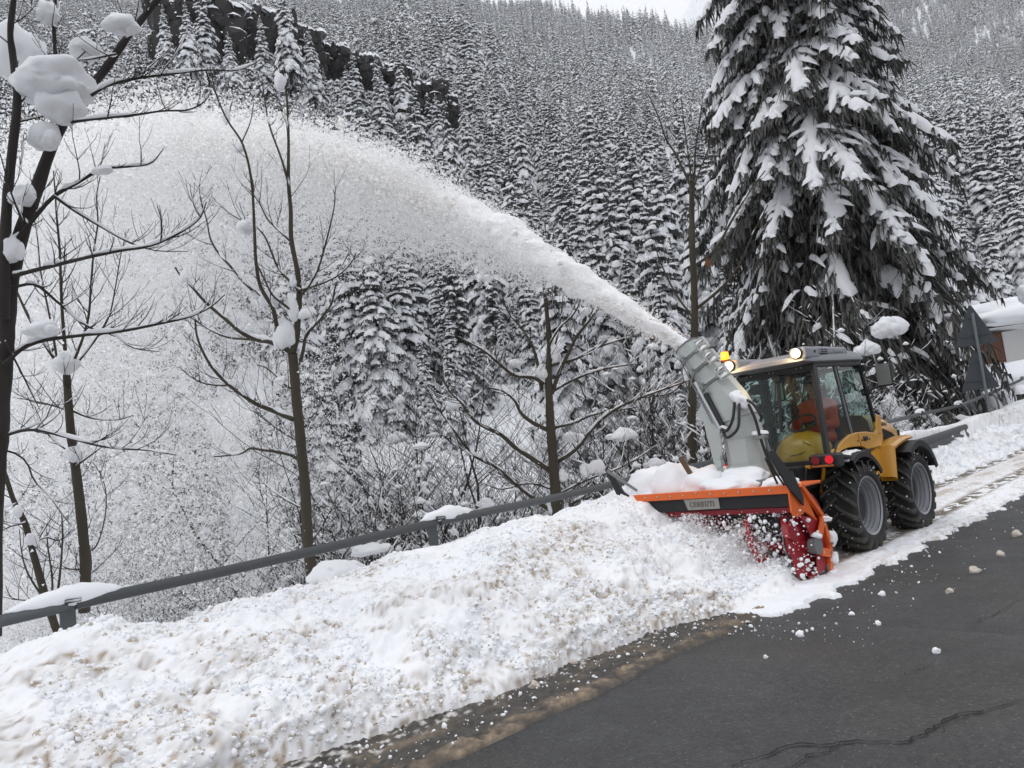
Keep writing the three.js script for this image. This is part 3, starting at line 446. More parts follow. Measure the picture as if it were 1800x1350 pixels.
const bevelBox = (x0, x1, y0, y1, z0, z1, r = 0.012) => { const g = new RoundedBoxGeometry(Math.abs(x1 - x0), Math.abs(y1 - y0), Math.abs(z1 - z0), 2, Math.min(r, Math.abs(x1 - x0) * 0.45, Math.abs(y1 - y0) * 0.45, Math.abs(z1 - z0) * 0.45)); g.translate((x0 + x1) / 2, (y0 + y1) / 2, (z0 + z1) / 2); return g; };
const plateXY = (pts, z0, z1, bev = 0.004, holes = []) => { const s = new THREE.Shape(pts.map(([x, y]) => new THREE.Vector2(x, y))); for (const h of holes) s.holes.push(new THREE.Path(h.map(([x, y]) => new THREE.Vector2(x, y)))); const d = Math.abs(z1 - z0), g = new THREE.ExtrudeGeometry(s, { depth: Math.max(0.001, d - 2 * bev), bevelEnabled: bev > 0, bevelThickness: bev, bevelSize: bev, bevelSegments: 2, curveSegments: 8 }); g.translate(0, 0, Math.min(z0, z1) + bev); return g; };
const plateZY = (pts, x0, x1, bev = 0.004, holes = []) => { const g = plateXY(pts.map(([z, y]) => [-z, y]), 0, Math.abs(x1 - x0), bev, holes.map((h) => h.map(([z, y]) => [-z, y]))); g.rotateY(Math.PI / 2); g.translate(Math.min(x0, x1), 0, 0); return g; };
const bar = (a, b, w, h, r = 0.004) => { const A = new V3(...a), B = new V3(...b), g = new RoundedBoxGeometry(A.distanceTo(B), h, w, 1, Math.min(r, w * 0.4, h * 0.4)), d = B.clone().sub(A).normalize(), up = Math.abs(d.y) > 0.95 ? new V3(1, 0, 0) : new V3(0, 1, 0), sz = new V3().crossVectors(d, up).normalize(), uy = new V3().crossVectors(sz, d); g.applyMatrix4(new THREE.Matrix4().makeBasis(d, uy, sz).setPosition(A.add(B).multiplyScalar(0.5))); return g; };
const pipe = (pts, r, sides = 10, seg = 24) => new THREE.TubeGeometry(new THREE.CatmullRomCurve3(pts.map((p) => new V3(...p))), seg, r, sides, false);
const rod = (a, b, r, sides = 14) => { const A = new V3(...a), B = new V3(...b), g = new THREE.CylinderGeometry(r, r, A.distanceTo(B), sides); g.applyQuaternion(new THREE.Quaternion().setFromUnitVectors(new V3(0, 1, 0), B.clone().sub(A).normalize())); g.translate(...A.add(B).multiplyScalar(0.5).toArray()); return g; };
const join = (...gs) => mergeGeometries(gs.flat().map((g) => { const q = g.index ? g.toNonIndexed() : g.clone(); for (const k of Object.keys(q.attributes)) if (k !== 'position' && k !== 'normal') q.deleteAttribute(k); return q; }));
const vehicle = (name, label, cat) => { const t = thing(name, label, cat, TBASE); t.rotation.y = TURN; return t; };
const tractor = vehicle('tractor', 'yellow tractor with glazed cab and four big black tyres, pushing the snow blower', 'tractor');
{ // wheels
  const tyreG = (() => {
    const w = 0.19, prof = []; for (const [y, x] of [[0.315, -w + 0.05], [0.34, -w + 0.012], [0.40, -w - 0.004], [0.45, -w], [0.482, -w + 0.02], [0.494, -w + 0.06], [0.5, 0], [0.494, w - 0.06], [0.482, w - 0.02], [0.45, w], [0.40, w + 0.004], [0.34, w - 0.012], [0.315, w - 0.05]]) prof.push(new THREE.Vector2(y, x));
    const g = new THREE.LatheGeometry(prof, 64); g.rotateX(Math.PI / 2); return g; })(), treadG = (() => { const w = 0.19, b = new MB();
    const N = 19, P = (r, a, z) => new V3(Math.cos(a) * r, Math.sin(a) * r, z);
    for (let k = 0; k < N; k++) for (const sg of [-1, 1]) {
      const a0 = (k + (sg > 0 ? 0.5 : 0)) / N * 6.28319, n = 6; let prev = null;
      for (let j = 0; j <= n; j++) {
        const t = j / n, z = sg * lerp(-0.012, w + 0.004, Math.min(1, t * 1.12)), a = a0 + 0.34 * t ** 0.85, fold = Math.max(0, t - 0.86) / 0.14, rt = lerp(0.546, 0.528, t * t) - 0.05 * fold, rb = lerp(0.49, 0.47, t) - 0.07 * fold, hw = lerp(0.03, 0.042, t) ;
        const ring = [P(rb, a - hw * 1.25, z), P(rt, a - hw * 0.85, z), P(rt, a + hw * 0.85, z), P(rb, a + hw * 1.25, z)].map((p) => b.pt(p));
        if (prev) for (let q = 0; q < 3; q++) b.quad(prev[q], prev[q + 1], ring[q + 1], ring[q]); else b.quad(...ring);
        if (j === n) b.quad(ring[3], ring[2], ring[1], ring[0]); prev = ring;
      }
    }
    return toCreasedNormals(b.geo(), 0.5);
  })();
  const rimG = (() => { const p = [[0.322, 0.17], [0.345, 0.184], [0.35, 0.178], [0.335, 0.162], [0.318, 0.156], [0.312, 0.13], [0.298, 0.126], [0.296, 0.092], [0.282, 0.088], [0.28, 0.05], [0.262, 0.044], [0.26, 0.008], [0.24, 0.0], [0.205, -0.004], [0.2, 0.012], [0.19, 0.01]].map(([r, z]) => new THREE.Vector2(r, z)); const g = new THREE.LatheGeometry(p, 56); g.rotateX(Math.PI / 2); return toCreasedNormals(g, 0.35); })();
  const discG = (() => { const g = [new THREE.CylinderGeometry(0.2, 0.2, 0.02, 40), new THREE.CylinderGeometry(0.1, 0.13, 0.1, 28), new THREE.CylinderGeometry(0.05, 0.07, 0.06, 20)]; g[1].translate(0, -0.03, 0); g[2].translate(0, -0.09, 0); const m = join(g); m.rotateX(Math.PI / 2); m.translate(0, 0, 0.03); return m; })(), speckG = (() => { const r = rng(88), l = []; for (let k = 0; k < 150; k++) { const a = r() * 6.283, z = (r() - 0.5) * 0.4, rad = 0.5 + 0.045 * r() - (Math.abs(z) > 0.17 ? 0.02 + 0.08 * r() : 0), c = CRUMBS[k % 3].clone(), q = 0.003 + 0.011 * r() ** 3; c.scale(q, q, q); c.translate(Math.cos(a) * rad, Math.sin(a) * rad, z); l.push(c); } return mergeGeometries(l); })();
  const boltG = (() => { const l = []; for (let k = 0; k < 8; k++) { const c = new THREE.CylinderGeometry(0.014, 0.014, 0.03, 6); c.rotateX(Math.PI / 2); c.translate(Math.cos(k * 0.785) * 0.165, Math.sin(k * 0.785) * 0.165, 0.0); l.push(c); } return join(l); })();
  const clampG = (() => { const l = []; for (let k = 0; k < 6; k++) { const c = new RoundedBoxGeometry(0.07, 0.05, 0.03, 1, 0.006); c.translate(0.235, 0, -0.02); c.rotateZ(k * 1.047 + 0.3); l.push(c); } return join(l); })();
  for (const [x, sz, turn] of [[0, -1, 0.2], [-1.75, -1, 0.9], [0, 1, 0.5], [-1.75, 1, 1.4]]) {
    const wheel = new THREE.Group(); wheel.name = 'wheel'; wheel.position.set(x, 0.52, sz * 0.55); wheel.rotation.set(0, sz < 0 ? Math.PI : 0, turn * 1); tractor.add(wheel);
    mesh('tyre', tyreG, PM.rubber, wheel); mesh('tread', treadG, PM.tread, wheel).userData.kind = 'stuff';
    mesh('snow_speck', speckG, MAT.snow, wheel).userData.kind = 'stuff'; mesh('rim', rimG, PM.rim, wheel); mesh('hub', discG, PM.rimDark, wheel); mesh('bolt', join(boltG), PM.steel, wheel).userData.kind = 'stuff'; mesh('rim_clamp', clampG, PM.rim, wheel).userData.kind = 'stuff';
  }
}
const arcBand = (cx, cy, r0, r1, a0, a1, z0, z1, lip = 0.05) => { // mudguard: a bent strip with a turned-down outer lip
  const b = new MB(), n = 22; let prev = null;
  for (let j = 0; j <= n; j++) { const a = lerp(a0, a1, j / n), c = Math.cos(a), s = Math.sin(a), r = lerp(r0, r1, j / n), P = (rr, z) => b.v(cx + c * rr, cy + s * rr, z); const ring = [P(r - lip, z0), P(r - 0.012, z0), P(r, z0 + 0.02), P(r, z1), P(r - 0.02, z1), P(r - 0.02, z0 + 0.028), P(r - lip, z0 + 0.02)]; if (prev) for (let q = 0; q < 7; q++) b.quad(prev[q], prev[(q + 1) % 7], ring[(q + 1) % 7], ring[q]); prev = ring; }
  return toCreasedNormals(b.geo(), 0.6);
};
{ // chassis, axles, body panels
  mesh('chassis', join(bevelBox(-2.2, 0.9, 0.5, 0.85, -0.22, 0.22, 0.03), bevelBox(-0.12, 0.12, 0.42, 0.64, -0.42, 0.42, 0.05), bevelBox(-1.87, -1.63, 0.42, 0.64, -0.42, 0.42, 0.05), bevelBox(0.1, 0.8, 0.8, 1.08, -0.3, 0.3, 0.03), bevelBox(-1.0, -0.3, 0.55, 1.1, -0.4, 0.4, 0.03), bevelBox(-1.6, -1.1, 0.7, 1.1, -0.36, 0.36, 0.02)), PM.matte, tractor);
  mesh('linkage', join(bar([0.7, 0.62, -0.32], [1.3, 0.5, -0.32], 0.04, 0.07), bar([0.7, 0.62, 0.32], [1.3, 0.5, 0.32], 0.04, 0.07), bar([0.75, 1.0, 0], [1.25, 0.85, 0], 0.05, 0.05), rod([0.5, 0.55, 0], [1.25, 0.5, 0], 0.045), bar([0.6, 1.05, -0.3], [0.85, 0.62, -0.32], 0.03, 0.03), bar([0.6, 1.05, 0.3], [0.85, 0.62, 0.32], 0.03, 0.03)), PM.black, tractor);
  mesh('cross_bar', bevelBox(0.52, 0.6, 1.035, 1.075, -0.5, 0.55, 0.01), PM.yellow, tractor);
  for (const sg of [-1, 1]) { // the painted side panel under the doors, swept up at its rear end
    const g = plateXY([[0.4, 1.2], [0.36, 1.215], [0.2, 1.24], [0.02, 1.3], [-0.2, 1.36], [-0.42, 1.372], [-0.7, 1.365], [-0.93, 1.335], [-1.0, 1.325], [-1.06, 1.37], [-1.1, 1.52], [-1.14, 1.56], [-1.25, 1.55], [-1.22, 1.4], [-1.22, 1.28], [-1.06, 1.12], [-1.02, 0.78], [-0.86, 0.78], [-0.82, 1.0], [-0.72, 1.14], [-0.5, 1.21], [-0.3, 1.22], [-0.1, 1.225], [0.1, 1.21], [0.38, 1.125]], -0.025, 0.025, 0.01);
    g.translate(0, 0, sg * 0.52); const p = mesh('side_panel', g, PM.yellow, tractor);
    mesh('seam', bar([-0.42, 1.36, sg * 0.545], [-0.47, 1.215, sg * 0.545], 0.006, 0.008), PM.matte, p);
    mesh('door_handle', join(bevelBox(-0.7, -0.57, 1.26, 1.32, sg * 0.535, sg * 0.56, 0.012), bevelBox(-0.665, -0.6, 1.275, 1.3, sg * 0.555, sg * 0.568, 0.006)), PM.black, p);
    for (const x of [0.3, -0.39, -0.52, -0.76]) { const c = new THREE.CylinderGeometry(0.012, 0.012, 0.008, 10); c.rotateX(Math.PI / 2); c.translate(x, x > 0 ? 1.185 : 1.275, sg * 0.547); mesh('bolt', c, PM.matte, p); }
  }
  // rear wing over the rear wheels and the black flare
  for (const sg of [-1, 1]) {
    const b = new MB(), n = 14, z0 = 0.5, z1 = 0.71; let prev = null;
    const prof = []; for (let j = 0; j <= n; j++) { const t = j / n; prof.push(t < 0.5 ? [lerp(-0.98, -1.07, t * 2), lerp(0.76, 1.16, t * 2) ] : [lerp(-1.07, -1.75, (t - 0.5) * 2), 1.16 + 0.09 * Math.sin((t - 0.5) * 2 * 1.57)]); }
    prof.forEach(([x, y]) => { const ring = [b.v(x, y, sg * z0), b.v(x, y, sg * (z1 - 0.05)), b.v(x - 0.012, y - 0.008, sg * (z1 - 0.015)), b.v(x - 0.045, y - 0.03, sg * z1), b.v(x - 0.1, y - 0.06, sg * (z1 - 0.02)), b.v(x - 0.1, y - 0.06, sg * z0)]; if (prev) for (let q = 0; q < 6; q++) b.quad(prev[q], prev[(q + 1) % 6], ring[(q + 1) % 6], ring[q]); prev = ring; });
    mesh('rear_wing', toCreasedNormals(b.geo(), 0.9), PM.yellow, tractor);
    const f = arcBand(-1.75, 0.54, 0.64, 0.63, R(158), R(52), -0.8, -0.56, 0.09); if (sg > 0) f.scale(1, 1, -1); mesh('rear_fender', f, PM.black, tractor);
    const g = arcBand(0.02, 0.52, 0.66, 0.64, R(146), R(62), -0.74, -0.42, 0.07); if (sg > 0) g.scale(1, 1, -1); const gp = mesh('front_fender', g, PM.black, tractor);
    const b2 = bar([0.33, 1.12, sg * 0.58], [0.62, 1.16, sg * 0.58], 0.32, 0.05, 0.015); mesh('fender_nose', b2, PM.black, gp);
    // lamp cluster on the nose of the fender
    const box = mesh('lamp_housing', join(bevelBox(0.55, 0.74, 1.04, 1.2, sg * 0.41, sg * 0.75, 0.03)), PM.black, tractor);
    for (const [z, m] of [[0.66, PM.tail], [0.5, PM.tailDim]]) { const c = new THREE.CylinderGeometry(0.048, 0.05, 0.03, 24); c.rotateZ(-Math.PI / 2); c.translate(0.745, 1.135, sg * z); mesh('tail_lamp', c, m, box); const rg = new THREE.TorusGeometry(0.052, 0.008, 8, 24); rg.rotateY(Math.PI / 2); rg.translate(0.75, 1.135, sg * z); mesh('lamp_ring', rg, PM.black, box); }
    mesh('reflector', bevelBox(0.735, 0.755, 1.055, 1.08, sg * 0.44, sg * 0.7, 0.006), PM.amberDim, box);
    // powder caught on the fender
    const s = new MB(), r = rng(sg + 40); let pr = null; for (let j = 0; j <= 16; j++) { const a = R(lerp(128, 60, j / 16)), rr = 0.655, ring = []; for (let q = 0; q < 6; q++) { const e = q === 0 || q === 5 || j === 0 || j === 16; const rad = rr + (e ? -0.02 : 0.006 + 0.014 * r()); ring.push(s.v(0.02 + Math.cos(a) * rad, 0.52 + Math.sin(a) * rad, sg * lerp(0.47 + 0.05 * r(), 0.71 - 0.04 * r(), q / 5))); } if (pr) for (let q = 0; q < 5; q++) s.quad(pr[q], pr[q + 1], ring[q + 1], ring[q]); pr = ring; }
    mesh('fender_snow', s.geo(), MAT.snow, gp);
    mesh('fender_stay', bar([0.45, 1.05, sg * 0.45], [0.3, 0.72, sg * 0.3], 0.04, 0.03), PM.yellow, tractor);
  }
  // engine hood behind the cab
  const H = []; for (const [x, y, w] of [[-1.13, 1.6, 0.43], [-1.3, 1.595, 0.45], [-1.6, 1.56, 0.45], [-1.9, 1.49, 0.43], [-2.16, 1.39, 0.4], [-2.32, 1.25, 0.35], [-2.34, 1.0, 0.32]]) H.push([x, y, w]);
  const b = new MB(); let prev = null; H.forEach(([x, y, w]) => { const ring = [[1, 0.0], [1, 0.62], [0.97, 0.85], [0.82, 0.97], [0.5, 1.0], [-0.5, 1.0], [-0.82, 0.97], [-0.97, 0.85], [-1, 0.62], [-1, 0.0]].map(([k, t]) => b.v(x, lerp(0.95, y, t), -k * w * (t < 0.1 ? 0.98 : 1))); if (prev) for (let q = 0; q < 9; q++) b.quad(prev[q], prev[q + 1], ring[q + 1], ring[q]); prev = ring; }); { const c = b.v(-2.35, 1.1, 0); for (let q = 0; q < 9; q++) b.tri(prev[q], prev[q + 1], c); }
  const hood = mesh('hood', toCreasedNormals(b.geo(), 0.7), PM.yellow, tractor);
  for (const sg of [-1, 1]) {
    mesh('hood_vent', plateXY([[-1.34, 1.39], [-1.5, 1.37], [-1.78, 1.3], [-1.88, 1.25], [-1.52, 1.2]], sg * 0.452, sg * 0.46, 0.002), PM.matte, hood);
    mesh('hood_vent', plateXY([[-1.24, 1.38], [-1.3, 1.38], [-1.34, 1.18], [-1.2, 1.18]], sg * 0.448, sg * 0.458, 0.002), PM.matte, hood);
    mesh('rear_grille', bevelBox(-2.24, -2.18, 1.14, 1.32, sg * 0.385, sg * 0.4, 0.004), PM.matte, hood);
    for (const [txt, x, y, h] of [['PASQUALI', -1.37, 1.432, 0.045], ['V 900', -1.93, 1.345, 0.03]]) { const g = new TextGeometry(txt, { font, size: h, depth: 0.003, curveSegments: 3 }); if (sg > 0) { g.rotateY(0); g.translate(x - h * txt.length * 0.75, y, 0.45); } else { g.rotateY(Math.PI); g.rotateZ(0.1); g.translate(x, y, txt[0] === 'V' ? -0.44 : -0.4505); } mesh('lettering', g, PM.print, hood); }
  }
}
{ // cab: pillars, glass, doors, roof, lamps, mirrors
  const yb = 1.1, yt = 2.25, fx = (y) => lerp(0.5, 0.4, (y - yb) / (yt - yb)), rx = (y) => lerp(-1.16, -1.02, (y - yb) / (yt - yb)), zz = (y) => lerp(0.53, 0.48, (y - yb) / (yt - yb));
  const cab = new THREE.Group(); cab.name = 'cab'; tractor.add(cab);
  const post = (x0, x1, y0 = yb, y1 = yt, w = 0.06, d = 0.06, sg = -1) => bar([x0, y0, sg * zz(y0)], [x1, y1, sg * zz(y1)], w, d, 0.012);
  const fr = []; for (const sg of [-1, 1]) {
    fr.push(post(fx(yb) - 0.02, fx(yt) - 0.02, yb, yt, 0.05, 0.1, sg)); fr.push(post(-0.27, -0.17, 1.3, yt, 0.02, 0.024, sg)); fr.push(post(-0.37, -0.26, 1.34, yt, 0.022, 0.028, sg)); fr.push(post(rx(yb) + 0.03, rx(yt) + 0.03, 1.3, yt, 0.05, 0.05, sg));
    fr.push(post(0.42, 0.2, 1.1, 1.29, 0.045, 0.05, sg)); fr.push(bar([fx(yt), yt, sg * 0.48], [rx(yt), yt + 0.02, sg * 0.48], 0.05, 0.06, 0.012)); fr.push(bar([0.46, 1.1, sg * 0.52], [-1.1, 1.14, sg * 0.52], 0.05, 0.07, 0.012));
  }
  fr.push(bar([0.5, 1.1, -0.53], [0.5, 1.1, 0.53], 0.06, 0.07, 0.012), bar([0.41, 2.22, -0.48], [0.41, 2.22, 0.48], 0.05, 0.085, 0.012), bar([-1.02, 2.24, -0.48], [-1.02, 2.24, 0.48], 0.05, 0.06, 0.012), bar([-1.14, 1.2, -0.5], [-1.14, 1.2, 0.5], 0.05, 0.3, 0.012));
  mesh('cab_frame', join(fr), PM.black, cab);
  for (const sg of [-1, 1]) mesh('door_strip', post(-0.32, -0.215, 1.345, 2.23, 0.03, 0.022, sg), PM.roof, cab);
  const pane = (name, pts) => { const b = new MB(); pts.forEach((p) => b.v(...p)); b.quad(0, 1, 2, 3); return mesh(name, b.geo(), PM.glass, cab); };
  pane('windshield', [[0.515, 1.12, -0.52], [0.515, 1.12, 0.52], [0.415, 2.2, 0.47], [0.415, 2.2, -0.47]]);
  pane('rear_window', [[-1.14, 1.34, -0.5], [-1.14, 1.34, 0.5], [-1.03, 2.22, 0.46], [-1.03, 2.22, -0.46]]);
  for (const sg of [-1, 1]) { pane('quarter_pane', [[0.42, 1.16, sg * 0.532], [-0.3, 1.25, sg * 0.527], [-0.19, 2.22, sg * 0.483], [0.37, 2.22, sg * 0.483]]); pane('door_pane', [[-0.37, 1.3, sg * 0.525], [-1.1, 1.3, sg * 0.525], [-1.0, 2.22, sg * 0.483], [-0.25, 2.22, sg * 0.483]]); pane('lower_pane', [[-0.42, 0.8, sg * 0.5], [-0.84, 0.8, sg * 0.5], [-0.8, 1.2, sg * 0.5], [-0.46, 1.2, sg * 0.5]]); }
  mesh('wiper', join(bar([0.5, 1.5, -0.02], [0.465, 2.16, -0.06], 0.04, 0.02), bar([0.49, 1.62, 0.06], [0.455, 2.12, -0.02], 0.012, 0.012), bevelBox(0.43, 0.5, 2.1, 2.19, -0.1, -0.02, 0.02)), PM.black, cab);
  mesh('inner_post', join(bar([-0.3, 1.2, 0.5], [-0.2, 2.2, 0.46], 0.05, 0.09), bar([0.4, 1.15, 0.2], [0.36, 2.2, 0.22], 0.05, 0.07)), PM.black, cab);
  mesh('inner_mirror', bevelBox(0.36, 0.42, 2.0, 2.13, 0.24, 0.36, 0.03), PM.black, cab);
  // cab roof: a grey moulded shell with lamp pods on its front corners
  const b = new MB(), rows = [[0.68, 2.3, 2.315, 0.5], [0.64, 2.285, 2.36, 0.52], [0.5, 2.275, 2.395, 0.545], [0.1, 2.275, 2.425, 0.555], [-0.4, 2.285, 2.44, 0.56], [-0.85, 2.295, 2.44, 0.55], [-1.02, 2.305, 2.41, 0.53], [-1.12, 2.32, 2.34, 0.48]]; let prev = null, first;
  rows.forEach(([x, y0, y1, w]) => { const h = y1 - y0, ring = [[-0.94, 0], [-1, 0.12], [-1, 0.35], [-0.95, 0.72], [-0.84, 0.94], [-0.6, 1], [0, 1.05], [0.6, 1], [0.84, 0.94], [0.95, 0.72], [1, 0.35], [1, 0.12], [0.94, 0]].map(([k, t]) => b.v(x, y0 + h * t, k * w)); if (prev) { for (let q = 0; q < 12; q++) b.quad(prev[q], ring[q], ring[q + 1], prev[q + 1]); b.quad(prev[12], ring[12], ring[0], prev[0]); } else first = ring; prev = ring; });
  for (let q = 1; q + 1 < 13; q++) { b.tri(first[0], first[q], first[q + 1]); b.tri(prev[0], prev[q + 1], prev[q]); }
  const roof = mesh('roof', toCreasedNormals(b.geo(), 0.55), PM.roof, tractor);
  for (const sg of [-1, 1]) {
    mesh('roof_pod', join(bevelBox(0.28, 0.66, 2.31, 2.47, sg * 0.33, sg * 0.545, 0.045), bevelBox(-0.55, 0.3, 2.36, 2.475, sg * 0.36, sg * 0.54, 0.04)), PM.roof, roof);
    const lamp = (() => { const g = new THREE.CylinderGeometry(0.062, 0.07, 0.05, 28); g.rotateZ(-Math.PI / 2); g.translate(0.67, 2.395, sg * 0.44); return g; })();
    mesh('lamp_housing', lamp, PM.black, roof);
    const lens = new THREE.SphereGeometry(0.056, 24, 12); lens.scale(0.35, 1, 1); lens.translate(0.695, 2.395, sg * 0.44); mesh('work_lamp', lens, PM.lampOn, roof);
    const L = new THREE.PointLight(0xffdca0, 0.5); L.name = 'work_light'; L.position.set(0.78, 2.395, sg * 0.44); L.castShadow = true; L.shadow.radius = 2.5; tractor.add(L);
    const hole = new THREE.CylinderGeometry(0.016, 0.016, 0.012, 14); hole.rotateX(Math.PI / 2); hole.translate(0.42, 2.405, sg * 0.546); mesh('roof_socket', hole, PM.matte, roof);
    for (let k = 0; k < 3; k++) for (let j = 0; j < 2; j++) mesh('roof_vent', bevelBox(0.16 - j * 0.1, 0.24 - j * 0.1, 2.375 + k * 0.026, 2.387 + k * 0.026, sg * 0.536, sg * 0.545, 0.003), PM.matte, roof);
    mesh('roof_catch', bevelBox(-0.38, -0.12, 2.4, 2.44, sg * 0.535, sg * 0.548, 0.006), PM.roof, roof);
    // wing mirror on two black stays
    const mir = mesh('wing_mirror', bevelBox(-1.12, -1.06, 1.92, 2.22, sg * 0.64, sg * 0.84, 0.03), PM.black, tractor);
    mesh('mirror_glass', bevelBox(-1.06, -1.054, 1.94, 2.2, sg * 0.655, sg * 0.825, 0.003), PM.mirror, mir);
    mesh('mirror_stay', join(rod([-1.0, 2.2, sg * 0.5], [-1.09, 2.2, sg * 0.66], 0.014), rod([-1.03, 1.88, sg * 0.5], [-1.09, 1.94, sg * 0.66], 0.014), bevelBox(-1.05, -0.95, 2.15, 2.24, sg * 0.47, sg * 0.57, 0.02), bevelBox(-1.09, -0.99, 1.84, 1.93, sg * 0.48, sg * 0.56, 0.02)), PM.black, mir);
  }
  mesh('roof_bead', join(bar([0.66, 2.325, -0.33], [0.66, 2.325, 0.33], 0.02, 0.04, 0.008), bar([0.62, 2.33, -0.3], [0.3, 2.42, -0.3], 0.03, 0.03, 0.008), bar([0.62, 2.33, 0.3], [0.3, 2.42, 0.3], 0.03, 0.03, 0.008)), PM.roof, roof);
  mesh('roof_glass', (() => { const q = new MB(); q.v(0.655, 2.34, -0.3); q.v(0.655, 2.34, 0.3); q.v(0.36, 2.43, 0.3); q.v(0.36, 2.43, -0.3); q.quad(0, 1, 2, 3); return q.geo(); })(), PM.roof, roof);
  for (const z of [-0.36, -0.3, 0.0, 0.05, 0.3, 0.36]) { const c = new THREE.SphereGeometry(0.009, 10, 8); c.translate(0.445, 2.235, z); mesh('bolt', c, PM.steel, cab); }
  // amber beacon at the front edge of the roof
  const bc = mesh('beacon', (() => { const g = new THREE.CylinderGeometry(0.046, 0.058, 0.1, 24); g.translate(0.55, 2.545, 0.56); return g; })(), PM.amber, tractor);
  mesh('beacon_base', (() => { const g = new THREE.CylinderGeometry(0.06, 0.06, 0.035, 24); g.translate(0.55, 2.478, 0.56); return join(g, bar([0.55, 2.47, 0.56], [0.4, 2.4, 0.46], 0.03, 0.03)); })(), PM.black, bc);
  mesh('beacon_bulb', (() => { const g = new THREE.SphereGeometry(0.022, 16, 12); g.translate(0.612, 2.545, 0.545); return g; })(), std(1, 0.75, 0.1, 0.3, 0, { emissive: new THREE.Color(1, 0.7, 0.05), emissiveIntensity: 3 }), bc);
  const L = new THREE.PointLight(0xff8a10, 0.5); L.name = 'beacon_light'; L.position.set(0.72, 2.56, 0.53); L.castShadow = true; tractor.add(L);
  // inside: yellow cowl behind the windscreen, console, seat, wheel
  const cg = new THREE.SphereGeometry(1, 28, 18, 0, 6.283, 0, 1.7); cg.scale(0.3, 0.36, 0.37); cg.translate(0.16, 1.13, -0.1); mesh('cowl', cg, PM.yellow, tractor);
  mesh('seam', pipe([[0.4, 1.36, -0.22], [0.37, 1.28, -0.3], [0.44, 1.22, -0.2], [0.46, 1.2, -0.05]], 0.004), PM.matte, tractor);
  mesh('seat', join(bevelBox(-0.62, -0.12, 1.18, 1.3, -0.3, 0.22, 0.05), bevelBox(-0.68, -0.56, 1.25, 1.85, -0.28, 0.2, 0.05), bevelBox(-0.66, -0.57, 1.86, 2.03, -0.16, 0.1, 0.04)), PM.matte, tractor);
  mesh('console', join(bevelBox(-0.5, 0.1, 1.1, 1.36, 0.26, 0.46, 0.04), rod([0.05, 1.32, 0.3], [0.12, 1.52, 0.28], 0.016), bevelBox(0.09, 0.15, 1.5, 1.58, 0.25, 0.31, 0.02), bevelBox(-1.1, 0.45, 1.08, 1.12, -0.5, 0.5, 0.01)), PM.matte, tractor);
  const sw = new THREE.TorusGeometry(0.17, 0.016, 10, 32); sw.rotateX(Math.PI / 2); sw.rotateZ(-0.6); sw.translate(0.1, 1.58, -0.1); mesh('steering_wheel', join(sw, rod([0.1, 1.58, -0.1], [0.18, 1.4, -0.1], 0.02)), PM.black, tractor);
}
